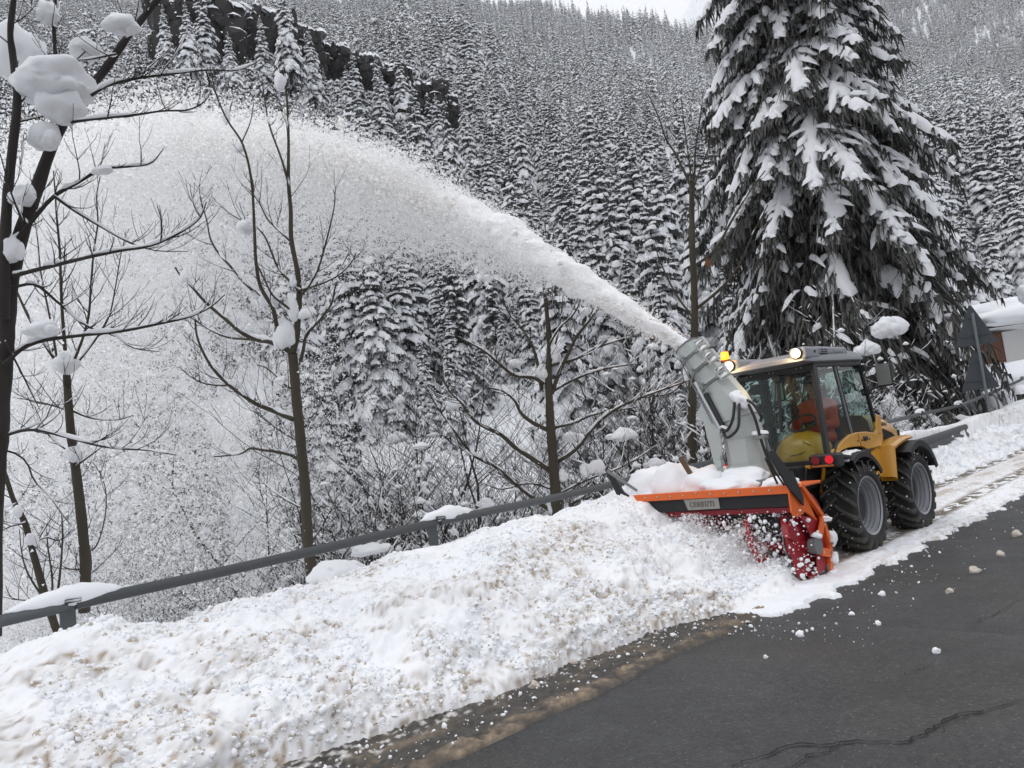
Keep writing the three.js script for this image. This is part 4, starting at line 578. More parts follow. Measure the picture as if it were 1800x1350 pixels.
// ---------------------------------------------------------------- snow blower
const blower = vehicle('snow_blower', 'orange and black snow blower with red augers and grey chute on the tractor front', 'snow blower');
{
  const zl = -0.78, zr = 1.1;
  // housing: half drum open to the front, centre fan casing, top deck
  const b = new MB(), n = 16; let prev = null; for (let j = 0; j <= n; j++) { const a = R(lerp(70, 285, j / n)), x = 1.78 + Math.cos(a) * 0.45, y = 0.46 + Math.sin(a) * 0.44, ring = [b.v(x, y, zl + 0.01), b.v(x, y, zr - 0.01), b.v(x - Math.cos(a) * 0.02, y - Math.sin(a) * 0.02, zr - 0.01), b.v(x - Math.cos(a) * 0.02, y - Math.sin(a) * 0.02, zl + 0.01)]; if (prev) for (let q = 0; q < 4; q++) b.quad(prev[q], prev[(q + 1) % 4], ring[(q + 1) % 4], ring[q]); prev = ring; }
  mesh('auger_housing', toCreasedNormals(b.geo(), 0.6), PM.red, blower);
  mesh('top_deck', join(bevelBox(1.28, 2.02, 0.925, 0.955, zl + 0.01, zr - 0.01, 0.008)), PM.orange, blower);
  mesh('fan_casing', (() => { const g = new THREE.CylinderGeometry(0.42, 0.42, 0.36, 36); g.rotateZ(Math.PI / 2); g.translate(1.28, 0.55, 0.1); return join(g, bevelBox(1.1, 1.46, 0.85, 1.06, -0.22, 0.32, 0.03)); })(), PM.chuteDark, blower);
  const beam = mesh('front_beam', plateZY([[zl, 0.905], [zr, 0.905], [zr + 0.045, 0.975], [zl, 0.975]], 2.0, 2.06, 0.006), PM.orange, blower);
  for (let k = 0; k < 10; k++) { const c = new THREE.SphereGeometry(0.011, 10, 8); c.scale(0.7, 1, 1); c.translate(2.064, 0.942 + (k === 5 ? 0.016 : 0), lerp(zl + 0.2, zr - 0.12, k / 9)); mesh('bolt', c, PM.steel, beam); }
  const flap = mesh('rubber_flap', plateZY([[zl + 0.005, 0.77], [zr - 0.14, 0.765], [zr + 0.01, 0.903], [zl + 0.005, 0.903]], 2.012, 2.03, 0.003), PM.flap, blower);
  const pl = mesh('name_plate', plateZY([[0.03, 0.782], [0.43, 0.778], [0.47, 0.892], [0.035, 0.896]], 2.033, 2.043, 0.003), PM.plate, flap);
  const tg = new TextGeometry('CERRUTI', { font, size: 0.058, depth: 0.004, curveSegments: 4 }); tg.scale(0.97, 1, 1); tg.rotateY(Math.PI / 2); tg.translate(2.044, 0.808, 0.405); mesh('lettering', tg, std(0.16, 0.15, 0.13, 0.5, 0.5), pl);
  for (const [z, y] of [[0.06, 0.88], [0.42, 0.88], [0.05, 0.795], [0.4, 0.795]]) { const c = new THREE.SphereGeometry(0.006, 8, 6); c.translate(2.044, y, z); mesh('rivet', c, PM.steel, pl); }
  mesh('red_crossbar', bevelBox(1.93, 1.97, 0.7, 0.76, zl + 0.02, zr - 0.1, 0.01), PM.red, blower);
  for (const [z, sg] of [[zl, -1], [zr, 1]]) { // side frames: an orange box section bent down to the skid shoe
    const inner = [[1.93, 0.68], [1.98, 0.66], [2.02, 0.7]], z0 = z - 0.012, z1 = z + 0.012;
    const sd = mesh('side_frame', join(plateXY([[2.05, 0.97], [2.06, 0.72], [2.02, 0.66], [1.92, 0.655], [1.8, 0.69], [1.66, 0.62], [1.56, 0.56], [1.6, 0.62], [1.74, 0.88], [1.84, 0.97]], z0, z1, 0.003), bar([1.83, 0.96, z + sg * 0.02], [1.46, 0.6, z + sg * 0.02], 0.045, 0.05), bar([1.47, 0.6, z + sg * 0.02], [1.38, 0.26, z + sg * 0.02], 0.045, 0.06), bar([1.39, 0.28, z + sg * 0.02], [1.47, 0.02, z + sg * 0.02], 0.045, 0.065), bar([1.48, 0.56, z + sg * 0.035], [1.67, 0.4, z + sg * 0.06], 0.03, 0.085), bar([1.42, 0.2, z + sg * 0.035], [1.68, 0.26, z + sg * 0.06], 0.03, 0.085)), PM.orange, blower);
    mesh('side_sheet', plateXY([[1.9, 0.66], [1.52, 0.58], [1.42, 0.28], [1.5, 0.06], [1.72, 0.04], [1.66, 0.33]], z - 0.006, z + 0.006, 0.002), PM.red, sd);
    const hub = new THREE.CylinderGeometry(0.075, 0.085, 0.09, 26); hub.rotateX(Math.PI / 2); hub.translate(1.75, 0.33, z + sg * 0.035); mesh('bearing_hub', hub, PM.chuteDark, sd);
    mesh('skid_shoe', join(bevelBox(1.38, 1.62, -0.01, 0.025, z - 0.03, z + 0.03, 0.008), bevelBox(1.43, 1.5, 0.0, 0.1, z - 0.025, z + 0.025, 0.01)), PM.chuteDark, sd);
    for (const [x, y] of [[1.44, 0.6], [1.66, 0.42], [1.66, 0.25], [1.45, 0.21], [1.4, 0.3]]) { const c = new THREE.CylinderGeometry(0.014, 0.014, 0.02, 6); c.rotateX(Math.PI / 2); c.translate(x, y, z + sg * 0.06); mesh('bolt', c, PM.steel, sd); }
    // folded black wing blade on the corner of the frame
    const wz = z + sg * 0.03; mesh('wing_blade', sg < 0 ? plateXY([[2.37, 1.345], [2.3, 1.35], [2.05, 1.12], [1.98, 1.11], [1.84, 0.84], [1.855, 0.76], [2.13, 0.99], [2.38, 1.3]], wz - 0.012, wz + 0.012, 0.004) : (() => { const g = join(plateZY([[1.52, 1.29], [1.46, 1.29], [1.3, 1.02], [1.24, 0.98], [1.26, 0.93], [1.34, 0.92], [1.4, 1.0]], 2.02, 2.05, 0.006)); return g; })(), PM.black, blower);
    if (sg > 0) mesh('brace', bar([2.06, 1.29, 1.49], [2.06, 1.03, 1.08], 0.012, 0.035), PM.chuteDark, blower);
    else mesh('blade_stay', join(rod([2.3, 1.28, z + 0.06], [1.95, 1.0, z + 0.16], 0.012), rod([2.3, 1.28, z + 0.06], [2.02, 0.98, z + 0.05], 0.01)), PM.black, blower);
  }
  // augers: two red ribbon flights per side wound on a shaft
  mesh('auger_shaft', rod([1.82, 0.34, zl + 0.03], [1.82, 0.34, zr - 0.03], 0.05), PM.red, blower);
  const flight = (z0, z1, turns, ph, rIn, rOut) => { const q = new MB(), N = Math.round(60 * turns); let p = null; for (let j = 0; j <= N; j++) { const t = j / N, a = ph + t * turns * 6.28319, z = lerp(z0, z1, t), c = Math.cos(a), s = Math.sin(a), ring = []; for (const [r, dz] of [[rIn, -0.012], [rOut - 0.05, -0.026], [rOut, -0.03], [rOut, 0.03], [rOut - 0.05, 0.026], [rIn, 0.012]]) ring.push(q.v(1.82 + c * r, 0.34 + s * r, z + dz)); if (p) for (let k = 0; k < 6; k++) q.quad(p[k], p[(k + 1) % 6], ring[(k + 1) % 6], ring[k]); else q.quad(...ring.slice(0, 4)); p = ring; } return toCreasedNormals(q.geo(), 0.5); };
  for (const ph of [0.4, 3.54]) { mesh('auger_flight', flight(zl + 0.05, 0.06, 0.95, ph, 0.2, 0.34), PM.red, blower); mesh('auger_flight', flight(zr - 0.05, 0.2, 0.95, -ph, 0.2, 0.325), PM.red, blower); }
  mesh('auger_spoke', join(...[0, 1, 2, 3, 4, 5].map((k) => bar([1.82, 0.34, lerp(zl + 0.1, 0, k / 5)], [1.82 + Math.cos(k * 1.9) * 0.28, 0.34 + Math.sin(k * 1.9) * 0.28, lerp(zl + 0.1, 0, k / 5)], 0.02, 0.04))), PM.red, blower).userData.kind = 'stuff';
  // end scroll plate of the visible auger: a kidney shaped red disc
  const kid = []; for (let k = 0; k < 40; k++) { const a = k / 40 * 6.283, r = 0.31 * (1 - 0.3 * Math.exp(-(((a - 5.9 + (a < 2 ? 6.283 : 0)) / 0.55) ** 2)) - 0.12 * Math.exp(-(((a - 2.4) / 0.5) ** 2))); kid.push([1.86 + Math.cos(a) * r * 0.92, 0.335 + Math.sin(a) * r]); }
  mesh('end_scroll', plateXY(kid, zl + 0.055, zl + 0.085, 0.012), PM.red, blower);
  mesh('scroll_edge', plateXY(kid.map(([x, y]) => [1.86 + (x - 1.86) * 1.06, 0.335 + (y - 0.335) * 1.05]), zl + 0.095, zl + 0.105, 0.002), PM.chuteDark, blower);
  mesh('deck_plate', bevelBox(1.45, 1.7, 1.0, 1.03, -0.42, -0.12, 0.008), PM.chuteDark, blower);
  // the chute: eight-sided sheet metal duct that leans towards the valley
  const P = [[0.0, 1.05, 0.41, 1.38, 0.33], [0.0, 1.2, 0.41, 1.38, 0.33], [0.0, 1.5, 0.43, 1.38, 0.34], [0.02, 1.72, 0.44, 1.39, 0.34], [0.1, 1.93, 0.42, 1.4, 0.32], [0.22, 2.15, 0.37, 1.41, 0.29], [0.33, 2.34, 0.34, 1.42, 0.27], [0.43, 2.5, 0.32, 1.43, 0.25], [0.52, 2.66, 0.3, 1.44, 0.24]];
  const dirAt = (k) => { const a = P[Math.max(0, k - 1)], c = P[Math.min(P.length - 1, k + 1)], l = Math.hypot(c[0] - a[0], c[1] - a[1]); return [(c[0] - a[0]) / l, (c[1] - a[1]) / l]; };
  const ringAt = (k, grow = 0) => { const [z, y, w, x, d] = P[k], [tz, ty] = dirAt(k), ww = w / 2 + grow, dd = d / 2 + grow; return [[1, 0.45], [0.5, 1], [-0.5, 1], [-1, 0.45], [-1, -0.45], [-0.5, -1], [0.5, -1], [1, -0.45]].map(([u, v]) => new V3(x + v * dd, y - tz * u * ww * 0.9, z + ty * u * ww)); };
  const duct = (k0, k1, grow) => { const q = new MB(); let p = null, pi = null; for (let k = k0; k <= k1; k++) { const o = ringAt(k, grow).map((v) => q.pt(v)), i = ringAt(k, grow - 0.008).map((v) => q.pt(v)); if (p) for (let j = 0; j < 8; j++) { const j2 = (j + 1) % 8; q.quad(p[j], p[j2], o[j2], o[j]); q.quad(pi[j2], pi[j], i[j], i[j2]); } if (k === k0 || k === k1) for (let j = 0; j < 8; j++) { const j2 = (j + 1) % 8; q.quad(o[j], o[j2], i[j2], i[j]); } p = o; pi = i; } return toCreasedNormals(q.geo(), 0.3); };
  const chute = mesh('chute', duct(0, 3, 0), PM.chute, blower);
  mesh('chute_collar', duct(0, 1, 0.018), PM.chute, chute);
  mesh('upper_chute', duct(3, 5, 0.004), PM.chute, blower);
  const seg1 = mesh('chute_segment', duct(5, 6, -0.004), PM.chute, blower), seg2 = mesh('chute_segment', duct(6, 7, 0.006), PM.chute, blower), seg3 = mesh('chute_tip', duct(7, 8, -0.002), PM.chute, blower);
  const weld = (k, w = 0.012, g = 0.004) => { const r = ringAt(k, g); r.push(r[0]); const q = new MB(); for (let j = 0; j + 1 < r.length; j++) q.tube([r[j], r[j + 1]], w * 0.5, 6); return q.geo(); };
  mesh('seam', weld(2), PM.chute, chute); mesh('seam', weld(3, 0.016, 0.01), PM.chute, chute);
  [[5, seg1], [6, seg2], [7, seg3], [8, seg3]].forEach(([k, s]) => mesh('seam', weld(k, 0.014, 0.006), PM.chuteDark, s));
  // strap hinges, links and the small box frames on the tractor side of the segments
  for (const [k, s] of [[5, seg1], [6, seg2], [7, seg3]]) {
    const r = ringAt(k, 0.02), f0 = r[1], f1 = r[2], c = f0.clone().lerp(f1, 0.5), [tz, ty] = dirAt(k), T = new V3(0, ty, tz), Sd = new V3(0, -tz, ty);
    const a = c.clone().addScaledVector(Sd, 0.05).addScaledVector(T, 0.045), e = c.clone().addScaledVector(Sd, -0.17).addScaledVector(T, 0.02); a.x += 0.012; e.x += 0.012;
    mesh('strap', bar(a.toArray(), e.toArray(), 0.03, 0.035, 0.006), PM.chute, s);
    const pin = new THREE.SphereGeometry(0.026, 12, 10); pin.translate(...a.toArray()); const pin2 = pin.clone().translate(e.x - a.x, e.y - a.y, e.z - a.z); mesh('pin', join(pin, pin2), PM.chuteDark, s);
    const o = e.clone(); mesh('rib', bar(a.clone().addScaledVector(T, -0.16).toArray(), a.toArray(), 0.008, 0.012), PM.chuteDark, s); mesh('rib', bar(a.clone().addScaledVector(T, -0.03).addScaledVector(Sd, 0.16).addScaledVector(T, -0.1).toArray(), a.toArray(), 0.008, 0.012), PM.chuteDark, s);
    const bx = (d0, d1, t0, t1) => bar(o.clone().addScaledVector(Sd, d0).addScaledVector(T, t0).toArray(), o.clone().addScaledVector(Sd, d1).addScaledVector(T, t1).toArray(), 0.05, 0.018, 0.004);
    mesh('box_frame', join(bx(0, -0.12, 0.06, 0.04), bx(0, -0.12, -0.07, -0.09), bx(-0.12, -0.12, 0.045, -0.095), bx(0, -0.12, 0, -0.02), bx(0, 0, 0.06, -0.1)), PM.chute, s);
    const cap = new MB(), rr = rng(k * 7); snowPad(cap, o.clone().addScaledVector(Sd, -0.06).addScaledVector(T, 0.02), Sd.clone().negate(), 0.07, 0.03, 0.03, rr, 4, 2); snowPad(cap, o.clone().addScaledVector(Sd, -0.06).addScaledVector(T, -0.07), Sd.clone().negate(), 0.07, 0.03, 0.03, rr, 4, 2); mesh('caught_snow', cap.geo(), MAT.snow, s).userData.kind = 'stuff';
  }
  // snow drift lying on the bend
  const drift = (c, d, l, w, h, seed) => { const q = new MB(); const dd = new V3(...d).normalize(); q.add(clodGeo(seed, 4).scale(w, l, h).applyQuaternion(new THREE.Quaternion().setFromUnitVectors(new V3(0, 1, 0), dd)).translate(...c)); return q.geo(); };
  mesh('caught_snow', drift([1.56, 1.93, -0.12], [0, -0.7, -0.5], 0.13, 0.07, 0.07, 3), MAT.snow, chute); mesh('caught_snow', drift([1.6, 1.63, 0.1], [0, 0.35, 0.5], 0.06, 0.03, 0.03, 4), MAT.snow, chute);
  mesh('caught_snow', drift([1.6, 1.04, -0.05], [0.2, 0, 1], 0.3, 0.18, 0.1, 8), MAT.snow, chute);
  // side bracket, hydraulic ram, hoses
  mesh('bracket', join(plateZY([[0.24, 1.2], [0.31, 1.25], [0.37, 1.75], [0.46, 1.82], [0.36, 1.93], [0.25, 1.9], [0.17, 1.6], [0.2, 1.3]], 1.56, 1.575, 0.004), plateZY([[0.2, 1.08], [0.27, 1.08], [0.27, 1.3], [0.21, 1.32]], 1.575, 1.6, 0.006)), PM.chute, blower);
  mesh('bracket_pin', rod([1.55, 1.24, 0.23], [1.63, 1.24, 0.23], 0.045), PM.chute, blower); mesh('bracket_pin', rod([1.55, 1.6, 0.16], [1.65, 1.6, 0.16], 0.03), PM.chute, blower);
  const ram = mesh('hydraulic_ram', rod([1.6, 1.62, 0.15], [1.58, 2.2, 0.4], 0.024), PM.steel, blower); mesh('ram_tube', rod([1.59, 1.6, 0.1], [1.58, 2.05, 0.28], 0.028), PM.black, ram); mesh('ram_line', rod([1.61, 1.7, 0.23], [1.56, 2.5, 0.575], 0.009), PM.chuteDark, ram);
  for (const pts of [[[1.62, 1.62, 0.12], [1.68, 1.6, 0.02], [1.66, 1.7, -0.05], [1.6, 1.9, -0.08]], [[1.62, 1.58, 0.1], [1.7, 1.52, 0.02], [1.7, 1.6, -0.12], [1.64, 1.8, -0.14], [1.58, 1.9, -0.12]], [[1.55, 1.92, -0.18], [1.6, 1.85, -0.3], [1.58, 1.7, -0.36], [1.5, 1.66, -0.3]], [[1.55, 1.9, -0.2], [1.56, 1.7, -0.27], [1.55, 1.45, -0.3], [1.5, 1.2, -0.33], [1.45, 1.02, -0.38]]]) mesh('hose', pipe(pts, 0.017, 8, 20), PM.black, blower);
  mesh('ladder_bracket', join(bar([1.5, 1.5, -0.32], [1.46, 1.02, -0.38], 0.03, 0.02), bevelBox(1.48, 1.58, 1.46, 1.5, -0.36, -0.24, 0.01)), PM.chuteDark, blower);
  const cap = new MB(), r2 = rng(12); for (let k = 0; k < 5; k++) snowPad(cap, new V3(1.5 + 0.05 * r2(), 1.52 + 0.02 * r2(), -0.34 + 0.12 * r2()), new V3(0, 0.1, 1).normalize(), 0.05, 0.03, 0.03, r2, 4, 2); mesh('caught_snow', cap.geo(), MAT.snow, blower);
  // packed snow on the side frame and shoe
  const sm = new MB(); for (const [x, y, l, w] of [[1.44, 0.56, 0.07, 0.05], [1.36, 0.35, 0.05, 0.12], [1.4, 0.14, 0.06, 0.1], [1.72, 0.43, 0.07, 0.05], [1.45, 0.0, 0.1, 0.06]]) sm.add(clodGeo(l * 90 + y, 3).scale(l * 0.8, w * 0.75, 0.045).translate(x, y, zl - 0.05)); mesh('caught_snow', sm.geo(), MAT.snow, blower);
}
// snow heaped on the deck of the blower, and the broken stake sticking out of it
const clodBlob = (seed, sx, sy, sz, det = 5) => { const g = mergeVertices(new THREE.IcosahedronGeometry(1, det).deleteAttribute('normal').deleteAttribute('uv')), p = g.attributes.position, v = new V3(); for (let k = 0; k < p.count; k++) { v.fromBufferAttribute(p, k); const q = 0.78 + 0.42 * fbm(v.x * 1.6 + seed * 7.7, v.y * 1.6 + 3, v.z * 1.6 + seed, 2) + 0.22 * (0.5 - worley(v.x * 3.2 + seed, v.z * 3.2 + v.y * 2)) + 0.08 * (noise(v.x * 9 + seed, v.y * 9, v.z * 9) - 0.5); v.multiplyScalar(q); p.setXYZ(k, v.x * sx, v.y * sy, v.z * sz); } g.computeVertexNormals(); return g; };
{
  const place = (name, label, cat, geo, lx, y, lz, group) => { const m = mesh(name, geo, MAT.snow); m.position.copy(W(TS - lx, TO + lz, y)); m.rotation.y = TURN; tag(m, label, cat, group); return m; };
  const G = [[1.6, 0.98, 0.85, 0.3, 0.34, 0.34], [1.55, 0.99, 0.45, 0.36, 0.22, 0.34], [1.7, 0.97, 0.05, 0.3, 0.14, 0.34], [1.55, 0.98, 1.2, 0.34, 0.3, 0.4], [1.75, 0.96, -0.55, 0.22, 0.1, 0.2]];
  const heap = mergeGeometries(G.map(([x, y, z, a, b, c], k) => clodBlob(k + 20, a, b, c).translate(x, y, z)));
  const h = mesh('snow_heap', heap, MAT.snow); h.position.copy(TBASE); h.rotation.y = TURN; tag(h, 'heap of fresh snow lying on top of the blower behind the orange beam', 'snow heap');
  const stake = vehicle('wooden_stake', 'broken brown wooden stake poking out of the snow heap on the blower', 'stake'); mesh('stake_post', bar([1.8, 1.15, 0.49], [1.8, 1.36, 0.6], 0.045, 0.05, 0.008), std(0.12, 0.075, 0.045, 0.85), stake);
}
// ---------------------------------------------------------------- the driver
function bodyMesh(bones, cell, k) { // smooth union of tapered capsules, meshed on a grid
  let lo = new V3(9, 9, 9), hi = new V3(-9, -9, -9); for (const [a, b, r0, r1] of bones) for (const p of [a, b]) { lo.min(new V3(...p).subScalar(Math.max(r0, r1) + 3 * cell)); hi.max(new V3(...p).addScalar(Math.max(r0, r1) + 3 * cell)); }
  const size = Math.max(hi.x - lo.x, hi.y - lo.y, hi.z - lo.z), n = Math.ceil(size / cell), half = size / 2, c = lo.clone().add(hi).multiplyScalar(0.5);
  const mc = new MarchingCubes(n, new THREE.MeshStandardMaterial(), false, false, 120000); mc.isolation = 0;
  const A = new V3(), B = new V3(), Q = new V3();
  for (let z = 0; z < n; z++) for (let y = 0; y < n; y++) for (let x = 0; x < n; x++) {
    Q.set(c.x + (x / (n / 2) - 1) * half, c.y + (y / (n / 2) - 1) * half, c.z + (z / (n / 2) - 1) * half); let d = 9;
    for (const [a, b, r0, r1] of bones) { A.set(...a); B.set(...b); const t = clamp(Q.clone().sub(A).dot(B.clone().sub(A)) / Math.max(1e-6, A.distanceToSquared(B))), e = Q.distanceTo(A.lerp(B, t)) - lerp(r0, r1, t); const h = clamp(0.5 + 0.5 * (d - e) / k); d = lerp(d, e, h) - k * h * (1 - h); }
    mc.field[z * n * n + y * n + x] = -d;
  }
  mc.update(); const m = mc.count, p = new Float32Array(mc.positionArray.subarray(0, m * 3));
  for (let i = 0; i < m; i++) { p[i * 3] = c.x + p[i * 3] * half; p[i * 3 + 1] = c.y + p[i * 3 + 1] * half; p[i * 3 + 2] = c.z + p[i * 3 + 2] * half; }
  const g = new THREE.BufferGeometry(); g.setAttribute('position', new THREE.BufferAttribute(p, 3)); const w = mergeVertices(g, 1e-4); w.computeVertexNormals(); return w;
}
{
  const man = vehicle('person', 'driver in orange jacket and dark cap seated in the cab, gloved hand raised', 'person');
  const hx = -0.42, hz = -0.08;
  const body = bodyMesh([[[hx, 1.38, hz], [hx - 0.02, 1.62, hz], 0.16, 0.17], [[hx - 0.02, 1.62, hz - 0.1], [hx - 0.02, 1.78, hz - 0.12], 0.12, 0.09], [[hx - 0.02, 1.62, hz + 0.1], [hx - 0.02, 1.78, hz + 0.12], 0.12, 0.09], [[hx - 0.02, 1.8, hz], [hx + 0.01, 1.92, hz], 0.065, 0.055],
    [[hx, 1.36, hz - 0.1], [hx + 0.42, 1.36, hz - 0.13], 0.1, 0.075], [[hx, 1.36, hz + 0.1], [hx + 0.42, 1.36, hz + 0.13], 0.1, 0.075], [[hx + 0.42, 1.35, hz - 0.13], [hx + 0.5, 1.16, hz - 0.13], 0.07, 0.055], [[hx + 0.42, 1.35, hz + 0.13], [hx + 0.5, 1.16, hz + 0.13], 0.07, 0.055],
    [[hx - 0.02, 1.77, hz + 0.19], [hx + 0.14, 1.53, hz + 0.25], 0.07, 0.058], [[hx + 0.14, 1.53, hz + 0.25], [hx + 0.34, 1.7, hz + 0.14], 0.056, 0.042], [[hx - 0.02, 1.77, hz - 0.19], [hx + 0.1, 1.52, hz - 0.24], 0.07, 0.058], [[hx + 0.1, 1.52, hz - 0.24], [hx + 0.34, 1.55, hz - 0.12], 0.055, 0.042]], 0.02, 0.035);
  mesh('body', body, PM.cloth, man);
  const head = bodyMesh([[[hx + 0.03, 2.04, hz], [hx + 0.03, 2.1, hz], 0.085, 0.092], [[hx + 0.07, 1.97, hz], [hx + 0.06, 2.02, hz], 0.05, 0.065], [[hx + 0.115, 2.03, hz], [hx + 0.135, 2.0, hz], 0.014, 0.018], [[hx + 0.02, 2.04, hz - 0.09], [hx + 0.015, 2.0, hz - 0.09], 0.018, 0.012], [[hx + 0.02, 2.04, hz + 0.09], [hx + 0.015, 2.0, hz + 0.09], 0.018, 0.012], [[hx + 0.01, 1.9, hz], [hx + 0.02, 1.98, hz], 0.055, 0.055]], 0.01, 0.02);
  const hd = mesh('head', head, PM.skin, man);
  for (const s of [-1, 1]) { const e = new THREE.SphereGeometry(0.011, 12, 10); e.translate(hx + 0.108, 2.05, hz + s * 0.034); mesh('eye', e, PM.black, hd); }
  mesh('mouth', bevelBox(hx + 0.112, hx + 0.122, 1.965, 1.973, hz - 0.024, hz + 0.024, 0.003), std(0.25, 0.09, 0.08, 0.6), hd);
  const cap = new THREE.SphereGeometry(0.108, 24, 14, 0, 6.283, 0, 1.75); cap.scale(1.05, 0.98, 1); cap.translate(hx + 0.025, 2.085, hz); mesh('cap', join(cap, bevelBox(hx + 0.1, hx + 0.19, 2.085, 2.1, hz - 0.08, hz + 0.08, 0.007)), PM.hair, man);
  // gloves: palm with four curled fingers and a thumb
  const hand = (w, dir, up, s, name) => { const d = new V3(...dir).normalize(), sd = new V3().crossVectors(d, new V3(...up)).normalize(), u = new V3().crossVectors(sd, d), P = (a, b, c) => new V3(...w).addScaledVector(d, a).addScaledVector(sd, b).addScaledVector(u, c).toArray(), bones = [[P(-0.02, 0, 0), P(0.03, 0, 0), 0.036, 0.034], [P(0.03, -0.025, 0), P(0.075, -0.028, 0), 0.022, 0.02], [P(0.03, 0.022, 0), P(0.075, 0.026, 0), 0.022, 0.02]];
    [[-0.034, 0.03], [-0.012, 0.038], [0.011, 0.036], [0.033, 0.028]].forEach(([b, l]) => { bones.push([P(0.08, b, 0), P(0.08 + l, b, -0.012), 0.0115, 0.011], [P(0.08 + l, b, -0.012), P(0.085 + l, b, -0.012 - l * 0.9), 0.011, 0.0095]); });
    bones.push([P(0.015, s * 0.035, -0.01), P(0.05, s * 0.062, -0.02), 0.015, 0.013], [P(0.05, s * 0.062, -0.02), P(0.08, s * 0.058, -0.04), 0.013, 0.011]); mesh(name, bodyMesh(bones, 0.006, 0.008), PM.glove, man); };
  hand([hx + 0.355, 1.72, hz + 0.13], [0.35, 0.85, -0.15], [-1, 0.4, 0], -1, 'glove'); hand([hx + 0.36, 1.555, hz - 0.11], [0.95, 0.15, 0.25], [0, 1, 0], 1, 'glove');
  mesh('sleeve_cuff', join(rod([hx + 0.3, 1.665, hz + 0.16], [hx + 0.35, 1.71, hz + 0.135], 0.048)), PM.glove, man);
}
// ---------------------------------------------------------------- bare trees with snow on their limbs
function snowBlob(b, c, r, h, rnd, sides = 9) { // a soft cushion of snow, flat beneath
  const rings = 5, base = b.p.length / 3, ph = rnd() * 9, ax = 0.8 + 0.5 * rnd(), az = 0.8 + 0.5 * rnd();
  for (let j = 0; j < rings; j++) { const t = j / (rings - 1), e = t < 0.25 ? lerp(0.55, 1, t / 0.25) : Math.cos((t - 0.25) / 0.75 * 1.35), y = lerp(-0.45, 1, t) * h; for (let q = 0; q < sides; q++) { const a = q / sides * 6.28319, k = e * r * (0.75 + 0.5 * noise(Math.cos(a) * 1.5 + ph, Math.sin(a) * 1.5 + ph, t * 2 + ph)); b.v(c.x + Math.cos(a) * k * ax, c.y + y * (0.85 + 0.3 * noise(a + ph, t * 3)), c.z + Math.sin(a) * k * az); } }
  for (let j = 0; j + 1 < rings; j++) for (let q = 0; q < sides; q++) { const q2 = (q + 1) % sides; b.quad(base + j * sides + q, base + (j + 1) * sides + q, base + (j + 1) * sides + q2, base + j * sides + q2); }
  const top = b.v(c.x, c.y + h * 1.04, c.z), bot = b.v(c.x, c.y - h * 0.4, c.z), l = base + (rings - 1) * sides; for (let q = 0; q < sides; q++) { const q2 = (q + 1) % sides; b.tri(l + q, top, l + q2); b.tri(base + q, base + q2, bot); }
}
function snowOnLimb(b, pts, rs, rnd, amt, minR = 0.004) { // ridges of snow riding on the flatter stretches
  let run = [], rr = [];
  const flush = () => { if (run.length > 2) { const n = run.length; b.tube(run, rr.map((r, i) => r * Math.max(0.12, Math.sin(Math.PI * (i + 0.25) / (n - 0.5)) ** 0.5)), 6); } run = []; rr = []; };
  for (let k = 0; k + 1 < pts.length; k++) { const d = pts[k + 1].clone().sub(pts[k]), l = d.length(), flat = Math.hypot(d.x, d.z) / (l || 1); if (flat > 0.38 && rnd() < amt) { const r = (rs[k] * 0.7 + 0.004 + minR) * (0.35 + 1.1 * rnd()) * (0.5 + 0.6 * flat); run.push(pts[k].clone().add(new V3(0, rs[k] * 0.6 + r * 0.55, 0))); rr.push(r); } else flush(); }
  flush();
}
